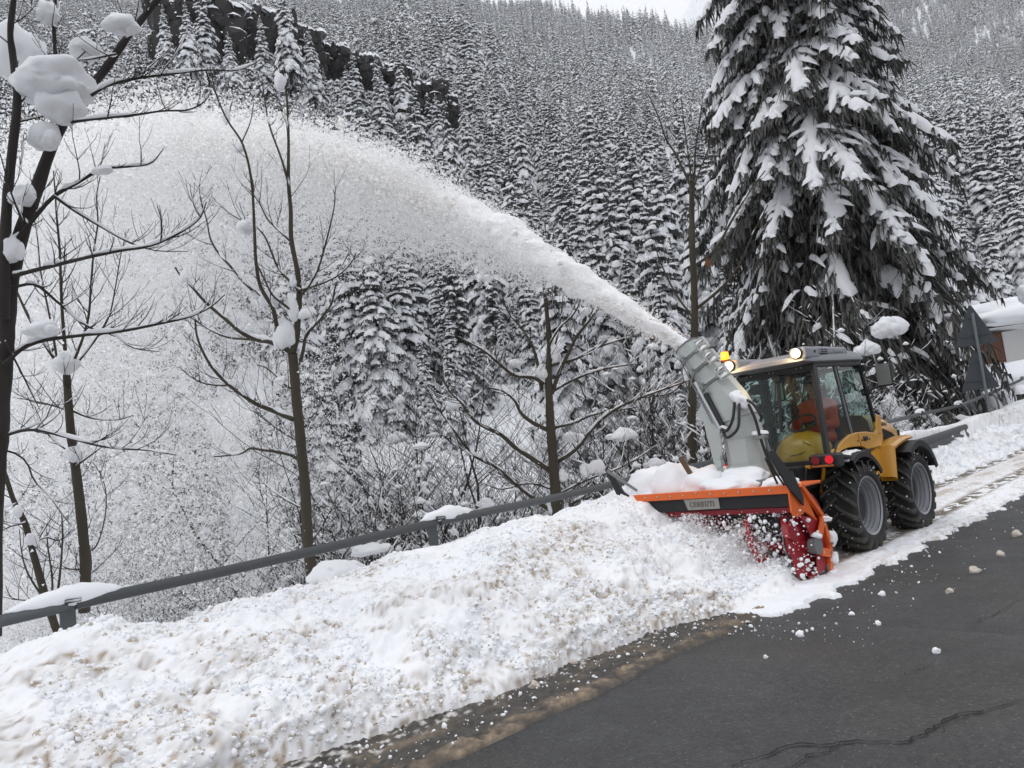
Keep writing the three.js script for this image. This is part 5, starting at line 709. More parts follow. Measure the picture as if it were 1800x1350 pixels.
function bareTree(spec) { // limbs: [points in the photograph, start radius px, end radius px, depth change along it]
  const { name = 'bare_tree', label, group, depth, limbs, seed, twigs = 1, snow = 0.75, blobs = [], len = 0.5, foot } = spec, rnd = rng(seed), wood = [], twig = new MB(), white = new MB(), pxm = depth / FPX;
  const t = thing(name, label, 'bare tree', at(...foot, depth), group), O = t.position.clone();
  const grow = (p0, dir, L, r0, lvl) => { // a twig that bends upward
    const n = 5, pts = [p0.clone()], rs = [r0], d = dir.clone().normalize(); const p = p0.clone();
    for (let k = 1; k <= n; k++) { d.y += 0.1 + 0.12 * rnd(); d.x += (rnd() - 0.5) * 0.35; d.z += (rnd() - 0.5) * 0.35; d.normalize(); p.addScaledVector(d, L / n); pts.push(p.clone()); rs.push(lerp(r0, 0.0016, k / n)); }
    twig.tube(pts, rs, 4); snowOnLimb(white, pts, rs, rnd, snow * 0.75, 0.002);
    if (lvl > 0) { const m = 1 + Math.floor(rnd() * 3); for (let q = 0; q < m; q++) { const i = 1 + Math.floor(rnd() * 4), a = rnd() * 6.28, dd = d.clone().add(new V3(Math.cos(a) * 0.9, 0.2 * rnd() - 0.1, Math.sin(a) * 0.9)); grow(pts[i], dd, L * (0.35 + 0.35 * rnd()), rs[i] * 0.7, lvl - 1); } }
  };
  for (const [path, ra, rb, dz = 0, tw = 1] of limbs) {
    const raw = path.map(([x, y], k) => at(x, y, depth + dz * k / (path.length - 1) + (k && k < path.length - 1 ? (rnd() - 0.5) * 0.12 : 0)).sub(O)), curve = new THREE.CatmullRomCurve3(raw), L = curve.getLength(), n = Math.max(8, Math.ceil(L / 0.07)), pts = curve.getPoints(n), rs = pts.map((p, k) => Math.max(0.0018, lerp(ra, rb, k / n) * pxm * (1 + 0.16 * (noise(k * 0.9, seed, ra) - 0.5))));
    const b = new MB(); b.tube(pts, rs, ra > 3 ? 9 : 6); wood.push(b);
    snowOnLimb(white, pts, rs, rnd, snow, ra > 2.5 ? 0.006 : 0.002);
    const cnt = Math.round(L * 4.2 * twigs * tw);
    for (let k = 0; k < cnt; k++) { const i = Math.floor(lerp(0.15, 1, rnd()) * (pts.length - 2)), tan = pts[i + 1].clone().sub(pts[i]).normalize(), a = rnd() * 6.28, side = new V3(Math.cos(a), 0.25 * rnd(), Math.sin(a)); side.addScaledVector(tan, -side.dot(tan)); if (rs[i] > 0.05) continue; grow(pts[i], tan.multiplyScalar(0.75).add(side), len * (0.3 + 0.8 * rnd()), Math.min(rs[i] * 0.6, 0.0055), 1); }
  }
  for (const [x, y, rx, ry, dz = 0] of blobs) { const c = at(x, y, depth + dz).sub(O), q = mesh('snow_clump', clumpGeo(seed * 13 + x, rx * pxm, ry * pxm), MAT.snowTree, t); q.position.copy(c); }
  mesh('trunk', wood[0].geo(), spec.bark ?? MAT.bark, t); wood.slice(1).forEach((b) => mesh('branch', b.geo(), spec.bark ?? MAT.barkDark, t));
  stuff(mesh('twigs', twig.geo(), MAT.twig, t)); if (white.p.length) stuff(mesh('branch_snow', white.geo(), MAT.snowTree, t));
  return t;
}
const clumpGeo = (seed, rx, ry, many = 0) => { const r = rng(Math.round(seed * 97) + 5), l = [clodBlobLite(seed, rx * (many ? 0.62 : 1), ry * (many ? 0.75 : 1))]; if (rx < 0.16 || many) for (let k = 0; k < (many || 3); k++) { const a = r() * 6.283, q = 0.4 + 0.3 * r(); l.push(clodBlobLite(seed + k * 3.1, rx * q, ry * q).translate(Math.cos(a) * rx * 0.7, -ry * 0.3 * r(), Math.sin(a) * rx * 0.5)); } return mergeGeometries(l); };
const clodBlobLite = (seed, rx, ry) => { const g = mergeVertices(new THREE.IcosahedronGeometry(1, rx > 0.25 ? 6 : 3).deleteAttribute('normal').deleteAttribute('uv')), p = g.attributes.position, v = new V3(); for (let k = 0; k < p.count; k++) { v.fromBufferAttribute(p, k); const q = 0.5 + 0.95 * fbm(v.x * 1.2 + seed * 0.77, v.y * 1.2 + 3, v.z * 1.2 + seed, 3) + 0.12 * (noise(v.x * 4 + seed, v.y * 4, v.z * 4) - 0.5) + 0.05 * (noise(v.x * 11 + seed, v.y * 11, v.z * 11) - 0.5); v.multiplyScalar(q); if (v.y < 0) v.y *= 0.75; p.setXYZ(k, v.x * rx, v.y * ry, v.z * rx * 0.85); } g.computeVertexNormals(); return g; };
const barkNear = std(0.028, 0.023, 0.02, 0.9), barkOlive = std(0.05, 0.041, 0.028, 0.9);
bareTree({ label: 'nearest bare tree at the left edge, its thick limb leaning right under big snow cushions', depth: 5.9, seed: 11, foot: [-20, 1120], bark: barkNear, len: 0.42, twigs: 1.9, snow: 0.8, limbs: [
  [[[-20, 1120], [-14, 900], [-4, 760], [2, 680], [9, 600], [15, 520], [27, 450], [42, 395], [62, 340], [86, 270], [113, 213], [150, 165], [186, 120], [222, 68], [262, 18], [300, -30]], 19, 4.5, 0.3, 0.5],
  [[[6, 560], [8, 440], [14, 335], [22, 260], [30, 175], [22, 95], [18, 60], [24, 0], [28, -30]], 10, 3.5, -0.2, 0.5],
  [[[113, 213], [106, 168], [100, 120], [95, 60], [97, 0], [98, -25]], 4, 2.6, 0.15, 0.4],
  [[[160, 168], [190, 150], [240, 138], [300, 130], [370, 123], [415, 124], [452, 110]], 3, 0.9, 0.5], [[[125, 215], [175, 208], [230, 203], [285, 195], [335, 192], [360, 178], [371, 160]], 2.6, 0.8, -0.3],
  [[[0, 452], [40, 408], [95, 345], [130, 325], [180, 298], [225, 293], [265, 287], [287, 262]], 4.5, 0.9, 0.5], [[[24, 485], [50, 478], [110, 463], [165, 450], [215, 440], [265, 432], [315, 410], [350, 385], [363, 355]], 4, 0.9, -0.4],
  [[[8, 640], [40, 612], [70, 600], [140, 590], [215, 582], [290, 567], [330, 558], [370, 540], [395, 518]], 4.2, 0.9, 0.4], [[[22, 505], [60, 500], [100, 530], [150, 572], [200, 590], [235, 612], [280, 618]], 3, 0.7, 0.6], [[[-10, 776], [20, 762], [60, 756], [115, 768], [170, 783], [215, 789], [260, 792], [310, 800]], 3.2, 0.8, -0.3],
  [[[-5, 800], [15, 793], [45, 810], [60, 845], [85, 870], [110, 905], [126, 925]], 2.2, 0.7, 0.3], [[[30, 175], [60, 160], [90, 135], [140, 100], [165, 75]], 2.4, 0.8, 0.3], [[[30, 215], [75, 205], [120, 200]], 2, 0.6, 0.5], [[[205, 95], [150, 105], [120, 104]], 1.8, 0.6, 0.2], [[[95, 345], [130, 370], [180, 400], [225, 425], [270, 440], [330, 442]], 2.6, 0.7, 0.4], [[[100, 50], [70, 25], [40, 0]], 1.8, 0.7, 0.2], [[[42, 395], [20, 340], [0, 270]], 2, 0.8, -0.4], [[[9, 600], [30, 640], [60, 700], [70, 720]], 2, 0.6, 0.3]],
  blobs: [[92, 150, 72, 46], [110, 190, 40, 40], [30, 95, 48, 60, 0.3], [150, 88, 26, 22, 0.3], [215, 45, 27, 23], [80, 240, 24, 30], [85, 25, 18, 20], [40, 345, 20, 24], [20, 440, 16, 30], [75, 580, 26, 16], [180, 300, 16, 8]] });
bareTree({ label: 'slim bare tree forking into three stems behind the rail post at far left', depth: 6.9, seed: 12, foot: [148, 1075], bark: barkOlive, len: 0.4, twigs: 1.8, snow: 0.75, group: undefined, limbs: [
  [[[148, 1075], [150, 1000], [144, 920], [136, 850], [131, 810], [125, 765], [121, 720], [117, 660]], 9.5, 6.5, 0, 0.4], [[[117, 662], [82, 610], [52, 560], [36, 527], [22, 495], [10, 470]], 3.4, 1.2, 0.3], [[[117, 662], [114, 610], [110, 560], [107, 500], [105, 440], [100, 385], [97, 340], [94, 300]], 3.6, 1, 0.1], [[[118, 660], [140, 610], [155, 560], [160, 500], [165, 440], [172, 390], [170, 345], [176, 310]], 2.8, 0.8, -0.3], [[[121, 655], [160, 608], [190, 560], [202, 510], [212, 450], [222, 408]], 2.2, 0.7, 0.4], [[[100, 630], [88, 560], [72, 480], [66, 420], [60, 380]], 2, 0.7, 0.4],
  [[[148, 968], [165, 965], [180, 930], [187, 880], [180, 840], [163, 812]], 1.5, 0.7, 0.1], [[[122, 720], [160, 735], [205, 738], [235, 730]], 1.8, 0.6, -0.2], [[[122, 722], [90, 712], [60, 705], [30, 700]], 1.8, 0.6, 0.2], [[[133, 820], [160, 800], [180, 785]], 1.8, 0.7, 0], [[[131, 800], [90, 770], [60, 720], [45, 690]], 1.6, 0.6, 0.3], [[[150, 1000], [120, 1000], [95, 985], [60, 990]], 1.5, 0.6, 0.2], [[[148, 1040], [160, 1000], [158, 960]], 2, 0.8, 0.2]],
  blobs: [[118, 640, 22, 22], [128, 800, 14, 18]] });
bareTree({ label: 'thin crooked bare stem leaning left out of the rail cap, leftmost behind the rail', depth: 6.5, seed: 13, foot: [100, 1110], bark: barkOlive, len: 0.4, twigs: 1.3, snow: 0.5, limbs: [
  [[[100, 1110], [80, 1050], [66, 1000], [54, 958], [44, 920], [24, 880], [14, 850], [2, 815], [-8, 790]], 7, 3, 0.2, 0.8], [[[82, 1060], [50, 1010], [38, 970], [34, 930]], 2, 0.7, 0.3], [[[90, 1080], [92, 1020], [84, 960], [82, 930]], 2.2, 0.7, 0.1], [[[95, 1085], [103, 1030], [108, 980], [110, 930], [108, 905]], 2.6, 0.8, -0.2], [[[54, 958], [80, 945], [105, 950], [130, 930]], 1.6, 0.6, 0.3], [[[44, 920], [20, 925], [0, 935]], 1.8, 0.8, 0.2], [[[100, 1100], [60, 1060], [20, 1050], [10, 1030]], 1.6, 0.6, 0.2]], blobs: [[55, 950, 9, 13], [32, 900, 7, 12]] });
bareTree({ label: 'bare tree behind the middle of the rail with a square snow clump in its fork', depth: 8.9, seed: 14, foot: [551, 1030], bark: barkOlive, len: 0.5, twigs: 1.0, snow: 0.8, limbs: [
  [[[551, 1030], [544, 975], [539, 910], [536, 850], [531, 800], [527, 755], [521, 700], [517, 650], [514, 622]], 10, 8, 0, 0.12], [[[514, 622], [500, 612], [475, 601], [450, 597], [425, 585], [395, 560], [360, 530], [336, 503], [317, 484], [308, 470]], 5, 1.6, 0.5], [[[440, 597], [400, 593], [370, 580], [350, 568], [330, 555]], 2.2, 0.9, 0.4],
  [[[514, 622], [521, 590], [524, 555], [526, 520], [524, 484], [512, 420], [511, 369], [507, 320], [507, 284], [507, 231], [503, 160], [498, 128]], 6.5, 1.3, 0.1, 0.6], [[[508, 325], [495, 280], [475, 225], [466, 180], [460, 135]], 2.4, 0.9, 0.4], [[[516, 622], [497, 600], [486, 570], [481, 545], [458, 504], [450, 461], [447, 400], [441, 310], [425, 250], [402, 215], [383, 175], [369, 118]], 4.5, 0.9, -0.3, 0.6],
  [[[483, 549], [465, 525], [440, 505], [420, 485], [404, 467], [384, 445], [370, 420], [364, 390], [355, 358], [351, 338]], 3, 0.8, 0.5], [[[523, 556], [505, 540], [480, 520], [465, 492], [452, 465]], 2.4, 1.2, -0.2], [[[528, 512], [505, 490], [487, 467], [478, 445], [465, 415], [450, 398]], 2.6, 1.2, 0.3], [[[511, 425], [490, 405], [470, 385], [455, 355], [437, 332], [425, 325]], 2, 0.8, 0.4],
  [[[528, 636], [534, 610], [537, 592], [552, 573], [570, 553], [583, 533], [588, 510], [591, 496]], 3.2, 1.2, -0.3], [[[527, 522], [545, 500], [560, 470], [572, 430], [582, 390], [589, 350], [586, 333]], 2.4, 0.8, 0.3], [[[529, 510], [570, 497], [600, 480], [620, 458], [626, 444]], 1.7, 0.7, -0.4], [[[528, 742], [510, 735], [480, 722], [450, 710], [420, 690], [400, 675], [376, 650], [360, 625], [346, 590], [343, 562]], 4.6, 1.4, -0.4], [[[402, 678], [362, 675], [335, 662], [315, 645]], 1.8, 0.7, -0.2],
  [[[531, 815], [515, 802], [490, 795], [460, 791], [440, 788], [425, 797], [398, 801], [375, 803]], 3, 1, 0.4], [[[533, 895], [505, 880], [480, 863], [460, 845], [448, 836]], 1.8, 0.7, 0.3], [[[519, 684], [505, 680], [485, 660], [465, 645], [452, 642]], 2.4, 0.9, 0.3], [[[425, 250], [440, 215], [446, 180]], 1.3, 0.6, 0.1], [[[402, 215], [405, 190], [412, 165]], 1.2, 0.6, 0.1], [[[447, 400], [420, 385], [400, 372], [372, 345]], 1.4, 0.6, 0.3]],
  blobs: [[502, 595, 17, 28], [474, 528, 16, 20], [514, 545, 9, 26], [538, 552, 12, 13], [430, 400, 16, 13], [493, 143, 9, 18], [325, 490, 8, 18], [398, 205, 6, 20], [420, 262, 8, 9], [516, 495, 7, 12], [495, 668, 10, 7], [527, 722, 8, 6], [410, 676, 12, 9]] });
bareTree({ label: 'broad bare tree with snowy level limbs standing behind the rail left of the blower', depth: 11.5, seed: 15, foot: [982, 930], bark: barkOlive, len: 0.75, twigs: 1.6, snow: 0.85, limbs: [
  [[[982, 930], [978, 880], [975, 840], [970, 780], [967, 735], [965, 690], [964, 650], [966, 605], [962, 560], [957, 505], [950, 455], [947, 430]], 11, 1.6, 0, 0.3], [[[968, 828], [935, 806], [905, 786], [880, 764], [855, 752], [835, 740], [820, 722], [811, 708], [792, 690], [775, 660]], 4.6, 1.2, -0.5], [[[963, 756], [935, 742], [915, 725], [905, 705], [885, 688], [858, 682]], 4, 1.2, 0.5], [[[955, 675], [940, 665], [905, 660], [880, 642], [858, 622], [830, 605], [798, 588]], 3.6, 1, -0.4], [[[952, 684], [947, 650], [940, 620], [930, 598], [915, 575], [893, 548], [880, 510]], 3.4, 1, 0.5], [[[970, 692], [985, 650], [1000, 620], [1015, 590], [1035, 565], [1052, 536], [1060, 505]], 4, 1.2, -0.3],
  [[[968, 690], [1000, 672], [1040, 655], [1080, 645], [1118, 640]], 2.6, 1, 0.5], [[[970, 642], [1010, 632], [1050, 611], [1090, 598], [1108, 594]], 2.8, 1, -0.3], [[[975, 752], [1010, 743], [1040, 730], [1080, 722], [1120, 716]], 2.6, 1, 0.3], [[[980, 812], [1015, 788], [1035, 762], [1060, 735], [1092, 714], [1125, 700], [1165, 685], [1215, 668]], 3.4, 1, -0.6], [[[978, 905], [930, 870], [905, 850], [870, 820], [840, 805], [815, 780], [790, 745], [765, 710], [748, 678]], 3.8, 1.1, 0.5], [[[985, 905], [1015, 880], [1040, 865], [1062, 850]], 2.6, 1, 0.2], [[[964, 650], [975, 610], [984, 570], [990, 520]], 2.8, 0.9, 0.4], [[[966, 605], [985, 575], [1010, 550], [1030, 500]], 2, 0.8, -0.4], [[[978, 870], [1030, 845], [1090, 822], [1130, 800]], 2, 0.8, 0.4], [[[972, 860], [930, 850], [880, 860], [850, 850]], 2, 0.8, 0.3]],
  blobs: [[797, 714, 13, 11], [953, 655, 9, 14], [976, 622, 7, 20], [905, 640, 12, 9], [1010, 770, 22, 12, 0.6], [988, 838, 10, 12], [1028, 828, 9, 14], [1048, 822, 14, 16], [855, 885, 14, 12], [970, 895, 8, 12]] });
bareTree({ label: 'tall straight bare tree rising behind the grey chute with one dead leaf hanging', depth: 13.5, seed: 16, foot: [1219, 840], bark: barkOlive, len: 0.8, twigs: 1.0, snow: 0.5, limbs: [
  [[[1219, 840], [1216, 760], [1217, 700], [1219, 630], [1221, 560], [1220, 500], [1217, 440], [1216, 380], [1216, 332]], 8.5, 4.5, 0, 0.3], [[[1216, 332], [1207, 311], [1187, 270], [1170, 243], [1159, 209], [1139, 165]], 2.6, 0.8, 0.4], [[[1216, 332], [1221, 304], [1222, 267], [1231, 205], [1236, 160]], 2.4, 0.8, -0.2], [[[1219, 330], [1230, 300], [1248, 250], [1252, 190]], 1.8, 0.7, 0.3], [[[1217, 470], [1255, 441], [1289, 383], [1322, 330], [1345, 300]], 3, 1, 0.4], [[[1222, 545], [1272, 502], [1296, 471], [1322, 415], [1350, 360]], 3, 1, -0.4], [[[1220, 560], [1190, 520], [1165, 470], [1150, 430]], 2.2, 0.8, 0.4], [[[1216, 332], [1212, 290], [1204, 230], [1197, 170]], 1.8, 0.7, 0], [[[1218, 740], [1250, 715], [1262, 680]], 2.6, 1, 0.3], [[[1219, 650], [1180, 690], [1120, 700]], 1.6, 0.8, 0.5]],
  blobs: [[1228, 735, 9, 12], [1206, 660, 5, 16], [1212, 800, 5, 14]] });
{ const l = thing('dead_leaf', 'single brown dead leaf hanging from the tall bare tree above the chute', 'leaf', at(1245, 462, 13.4)); const s = new THREE.Shape(); [[0, -0.09], [0.05, -0.05], [0.1, -0.04], [0.06, 0], [0.08, 0.06], [0.02, 0.05], [0, 0.1], [-0.03, 0.05], [-0.09, 0.06], [-0.06, 0], [-0.1, -0.03], [-0.04, -0.05]].forEach(([x, y], k) => k ? s.lineTo(x, y) : s.moveTo(x, y)); mesh('blade', new THREE.ExtrudeGeometry(s, { depth: 0.006, bevelEnabled: false }).rotateY(0.5), std(0.16, 0.065, 0.025, 0.8), l); mesh('stalk', rod([0, 0.08, 0], [0.05, 0.22, 0.02], 0.004, 5), MAT.twig, l); }
// ---------------------------------------------------------------- thickets of snowy saplings on the bank below the rail
function thicket(seed, h, stems, spread, snow, lean = 0.35, girth = 1) {
  const rnd = rng(seed), wood = new MB(), white = new MB();
  const grow = (p0, dir, L, r0, lvl) => { const n = lvl > 1 ? 9 : 6, pts = [p0.clone()], rs = [r0], d = dir.clone().normalize(), p = p0.clone(); for (let k = 1; k <= n; k++) { d.y += lvl > 1 ? 0.02 : 0.07; d.x += (rnd() - 0.5) * 0.42; d.z += (rnd() - 0.5) * 0.42; d.normalize(); p.addScaledVector(d, L / n); pts.push(p.clone()); rs.push(lerp(r0, 0.0028, k / n)); }
    wood.tube(pts, rs, lvl > 1 ? 5 : 3, false); snowOnLimb(white, pts, rs, rnd, snow * 0.8, 0.006);
    if (lvl > 0) { const m = lvl > 1 ? 11 + Math.floor(rnd() * 8) : 3 + Math.floor(rnd() * 3); for (let q = 0; q < m; q++) { const i = Math.min(n - 1, 1 + Math.floor(rnd() * n)), a = rnd() * 6.28, dd = d.clone().multiplyScalar(0.6).add(new V3(Math.cos(a), 0.15 * rnd(), Math.sin(a))); grow(pts[i], dd, L * (0.22 + 0.25 * rnd()), rs[i] * 0.6, lvl - 1); } }
    else if (rnd() < 0.2 * snow) snowBlob(white, pts[2 + Math.floor(rnd() * 3)], 0.03 + 0.07 * rnd() ** 2, 0.03 + 0.05 * rnd(), rnd, 6); };
  for (let k = 0; k < stems; k++) { const a = rnd() * 6.28, r = rnd() * spread; grow(new V3(Math.cos(a) * r, -0.4, Math.sin(a) * r), new V3(Math.cos(a) * lean * (0.3 + rnd()), 1, Math.sin(a) * lean * (0.3 + rnd())), h * (0.6 + 0.5 * rnd()), (0.012 + 0.016 * rnd()) * girth, 2); }
  for (let k = 0; k < stems; k++) if (rnd() < 0.6) { const a = rnd() * 6.28, r = rnd() * spread * 1.6; snowBlob(white, new V3(Math.cos(a) * r, 0.1 + 0.4 * h * rnd() ** 1.5, Math.sin(a) * r), 0.06 + 0.13 * rnd(), 0.06 + 0.09 * rnd(), rnd, 8); }
  return { wood: wood.geo(), white: white.geo() };
}
const TH = [thicket(501, 3.4, 6, 0.5, 0.85), thicket(502, 4.6, 5, 0.6, 0.75, 0.25), thicket(503, 2.4, 9, 0.7, 1, 0.6), thicket(504, 5.6, 3, 0.4, 0.6, 0.15), thicket(505, 3.0, 8, 0.6, 0.95, 0.5), thicket(506, 6.5, 2, 0.3, 0.5, 0.1, 2.2), thicket(507, 5.5, 3, 0.6, 0.45, 0.16, 1.7), thicket(508, 3.2, 9, 0.8, 0.4, 0.4, 1.2)];
{
  const rnd = rng(61); let n = 0;
  const put = (s, o, k, sc) => { const p = W(s, o, 0); p.y = ground(p.x, p.z); const t = thing('sapling_thicket', 'snowy tangle of bare saplings growing on the slope below the rail', 'thicket', p, 'snowy sapling thickets below the rail'); mesh('stems', TH[k].wood, MAT.twig, t); stuff(mesh('snow', TH[k].white, MAT.snowTree, t)); t.scale.setScalar(sc); t.rotation.y = rnd() * 6.28; n++; };
  for (let k = 0; k < 120; k++) { const s = lerp(-1.5, 15, rnd()), o = 4.6 + 11 * rnd() ** 1.2; put(s, o, Math.floor(rnd() * 8), 0.75 + 0.5 * rnd()); }
  for (let k = 0; k < 34; k++) put(lerp(0, 15, rnd()), lerp(5, 13, rnd()), 5 + Math.floor(rnd() * 3), 0.75 + 0.45 * rnd());
  for (let k = 0; k < 56; k++) put(lerp(-1, 11, rnd()), lerp(9, 22, rnd()), [0, 2, 4, 7, 1][Math.floor(rnd() * 5)], 0.9 + 0.5 * rnd());
  for (let k = 0; k < 16; k++) put(lerp(14, 24, rnd()), 4.4 + 4 * rnd(), Math.floor(rnd() * 4), 0.5 + 0.4 * rnd());
  for (let k = 0; k < 30; k++) put(lerp(-2, 12, rnd()), 13 + 14 * rnd(), [0, 2, 4, 1][Math.floor(rnd() * 4)], 0.8 + 0.5 * rnd());
  for (let k = 0; k < 16; k++) put(lerp(-6, 0, rnd()), 6.5 + 7 * rnd(), [0, 2, 4][Math.floor(rnd() * 3)], 0.6 + 0.4 * rnd());
}
// ---------------------------------------------------------------- nearer conifers
{
  const putAt = (x, yTop, d, h, k, label, turn, yBase) => { const top = at(x, yTop, d), g = ground(top.x, top.z), b = yBase !== undefined ? at(x, yBase, d).y : g, sc = (top.y - b) / 14; const t = coniferThing(CON_NEAR[k], 'conifer', label, new V3(top.x, b, top.z), 1, turn); t.scale.set(sc * h, sc, sc * h); };
  putAt(648, 452, 46, 1.25, 3, 'tall snow laden conifer in the clear below the thrown snow arc, mid picture', 1, 760); putAt(790, 455, 50, 1.05, 0, 'snow laden conifer just right of the tallest one under the snow arc', 2.2, 770); putAt(735, 500, 54, 1.0, 1, 'darker conifer squeezed between the two tall ones under the snow arc', 4, 770);
  putAt(545, 660, 21, 1.5, 3, 'low spreading conifer weighed down by snow right behind the middle bare tree', 3, 1040); putAt(610, 745, 24, 1.3, 0, 'small drooping conifer under thick snow right of the middle bare tree', 5, 1010);
  putAt(282, 560, 33, 1.3, 3, 'tall conifer blurred by falling powder left of the middle bare tree', 0.6, 1010); putAt(355, 735, 30, 0.8, 3, 'slender snow capped conifer at the edge of the white clearing', 1.7, 1000); putAt(215, 640, 30, 1.5, 3, 'conifer half lost in the drifting powder behind the forked slim tree', 2.9, 1040); putAt(310, 800, 24, 1.6, 3, 'bushy low conifer behind the rail at the left, under falling powder', 4.1, 1080); putAt(60, 600, 34, 1.3, 3, 'faint conifer behind the powder cloud at the left edge', 5.3, 1040);
  putAt(860, 500, 58, 1.0, 0, 'conifer behind the broad bare tree, its top just under the arc', 3.3, 780); putAt(580, 560, 52, 1.1, 0, 'conifer left of the tallest one, dusted by falling powder', 0.2, 790); putAt(450, 700, 40, 1.1, 1, 'conifer standing at the back of the white clearing', 2.1, 830);
}
{ // the great spruce right of the tractor
  const p = at(1515, 800, 27); p.y = ground(p.x, p.z);
  const g = fineConifer({ h: 30, rad: 5.1, whorls: 42, per: 13, seed: 900, snow: 0.95, pitch: 0.36, tert: 0.34, bareLow: 0.12, power: 0.74, droop: 0.9, lowDark: 0.2, thick: 1.05 });
  const t = coniferThing(g, 'spruce', 'huge old spruce with drooping snowy branches towering behind the tractor', p, 1, 0.7, undefined, MAT.needlesNear); t.rotation.z = 0.0;
}
// ---------------------------------------------------------------- rock band with snow ledges up the slope
{
  const rocky = std(0.03, 0.027, 0.026, 0.9), n0 = [[310, 5, 118, 6, 7], [375, 15, 122, 6, 7.5], [470, 32, 128, 6, 6], [528, 62, 132, 6, 6.5], [585, 92, 136, 4, 3.5], [635, 108, 138, 4.5, 4], [690, 128, 140, 5, 5], [745, 160, 142, 5.5, 6], [782, 178, 144, 3.5, 4], [885, 315, 122, 2.6, 2.6], [850, 300, 124, 2.2, 2]];
  n0.forEach(([x, y, d, w, h], k) => { const top = at(x, y, d), c = thing('rock_outcrop', ['dark rock face with hanging ice at the top left, farthest left of the cliff band', 'dark rock face second from the left of the cliff band', 'dark rock face third from the left along the cliff band', 'dark rock step under a rounded snow ledge, fourth along the cliff band', 'dark rock step fifth from the left along the snowy ledge', 'dark rock step at the middle of the snowy ledge', 'dark rock step just above the crest of the thrown snow', 'brown rock face second from the right end of the cliff band', 'brown rock face at the right end of the cliff band', 'low dark rock just above the arc, right one of the pair among the trees', 'low dark rock just above the arc, left one of the pair among the trees'][k], 'rock', top), az = Math.atan2(top.x, -top.z);
    c.rotation.y = -az; const rnd = rng(k * 31 + 7), faces = new MB(), snowM = new MB();
    for (let j = 0; j < 26; j++) { // fractured blocks stacked into a broken face
      const bx = (rnd() - 0.5) * w * 1.15, by = -h * (0.05 + 1.05 * rnd()), bz = (rnd() - 0.5) * 1.6 + by * -0.12, sx = w * (0.12 + 0.16 * rnd()), sy = h * (0.14 + 0.2 * rnd()), sz = 1.2 + 1.2 * rnd(), g = mergeVertices(new THREE.IcosahedronGeometry(1, 1).deleteAttribute('normal').deleteAttribute('uv')), p = g.attributes.position, v = new V3(), tl = (rnd() - 0.5) * 0.5;
      for (let i = 0; i < p.count; i++) { v.fromBufferAttribute(p, i); const q = 0.75 + 0.55 * rnd(); v.set(Math.sign(v.x) * Math.abs(v.x) ** 0.6 * q, Math.sign(v.y) * Math.abs(v.y) ** 0.6 * q, Math.sign(v.z) * Math.abs(v.z) ** 0.7 * q); p.setXYZ(i, bx + v.x * sx + v.y * tl * sx, by + v.y * sy, bz + v.z * sz); }
      faces.add(g); if (rnd() < 0.6) snowPad(snowM, new V3(bx, by + sy * 0.95, bz + sz * 0.35), new V3(1, -0.2 + 0.3 * rnd(), 0.2).normalize(), sx * (0.6 + 0.6 * rnd()), sz * (0.4 + 0.3 * rnd()), 0.25 + 0.3 * rnd(), rnd, 4, 3); }
    for (let j = 0; j < 7; j++) snowPad(snowM, new V3((j / 6 - 0.5) * w * 1.15, 0.1 + 0.5 * rnd() - 0.22 * (j / 6 - 0.5) * w * 0.6, 0.3 + rnd() * 0.8), new V3(1, -0.2, 0).normalize(), w * (0.1 + 0.1 * rnd()), 1.4, 0.4 + 0.5 * rnd(), rnd, 5, 3);
    mesh('rock_face', toCreasedNormals(faces.geo(), 0.35), rocky, c); stuff(mesh('snow_cap', snowM.geo(), MAT.snow, c));
    for (let j = 0; j < 2; j++) { const tr = thing('conifer', 'snow laden conifer growing in front of the dark cliff band', 'conifer', new V3(), 'conifers in front of the cliff band'), gg = CON_MID[(k * 2 + j) % 6]; mesh('trunk', gg.trunk, MAT.barkDark, tr); mesh('crown', gg.crown, MAT.needles, tr); mesh('snow', gg.snow, MAT.snowTree, tr).userData.kind = 'stuff'; const pp = at(x + (j - 0.5) * 42 + (k % 3) * 8, y + 55 + 18 * ((k + j) % 3), d - 9); tr.position.copy(pp); tr.position.y -= 4; tr.scale.setScalar(0.6 + 0.16 * ((k * 3 + j) % 4)); tr.rotation.y = k + j; } });
}
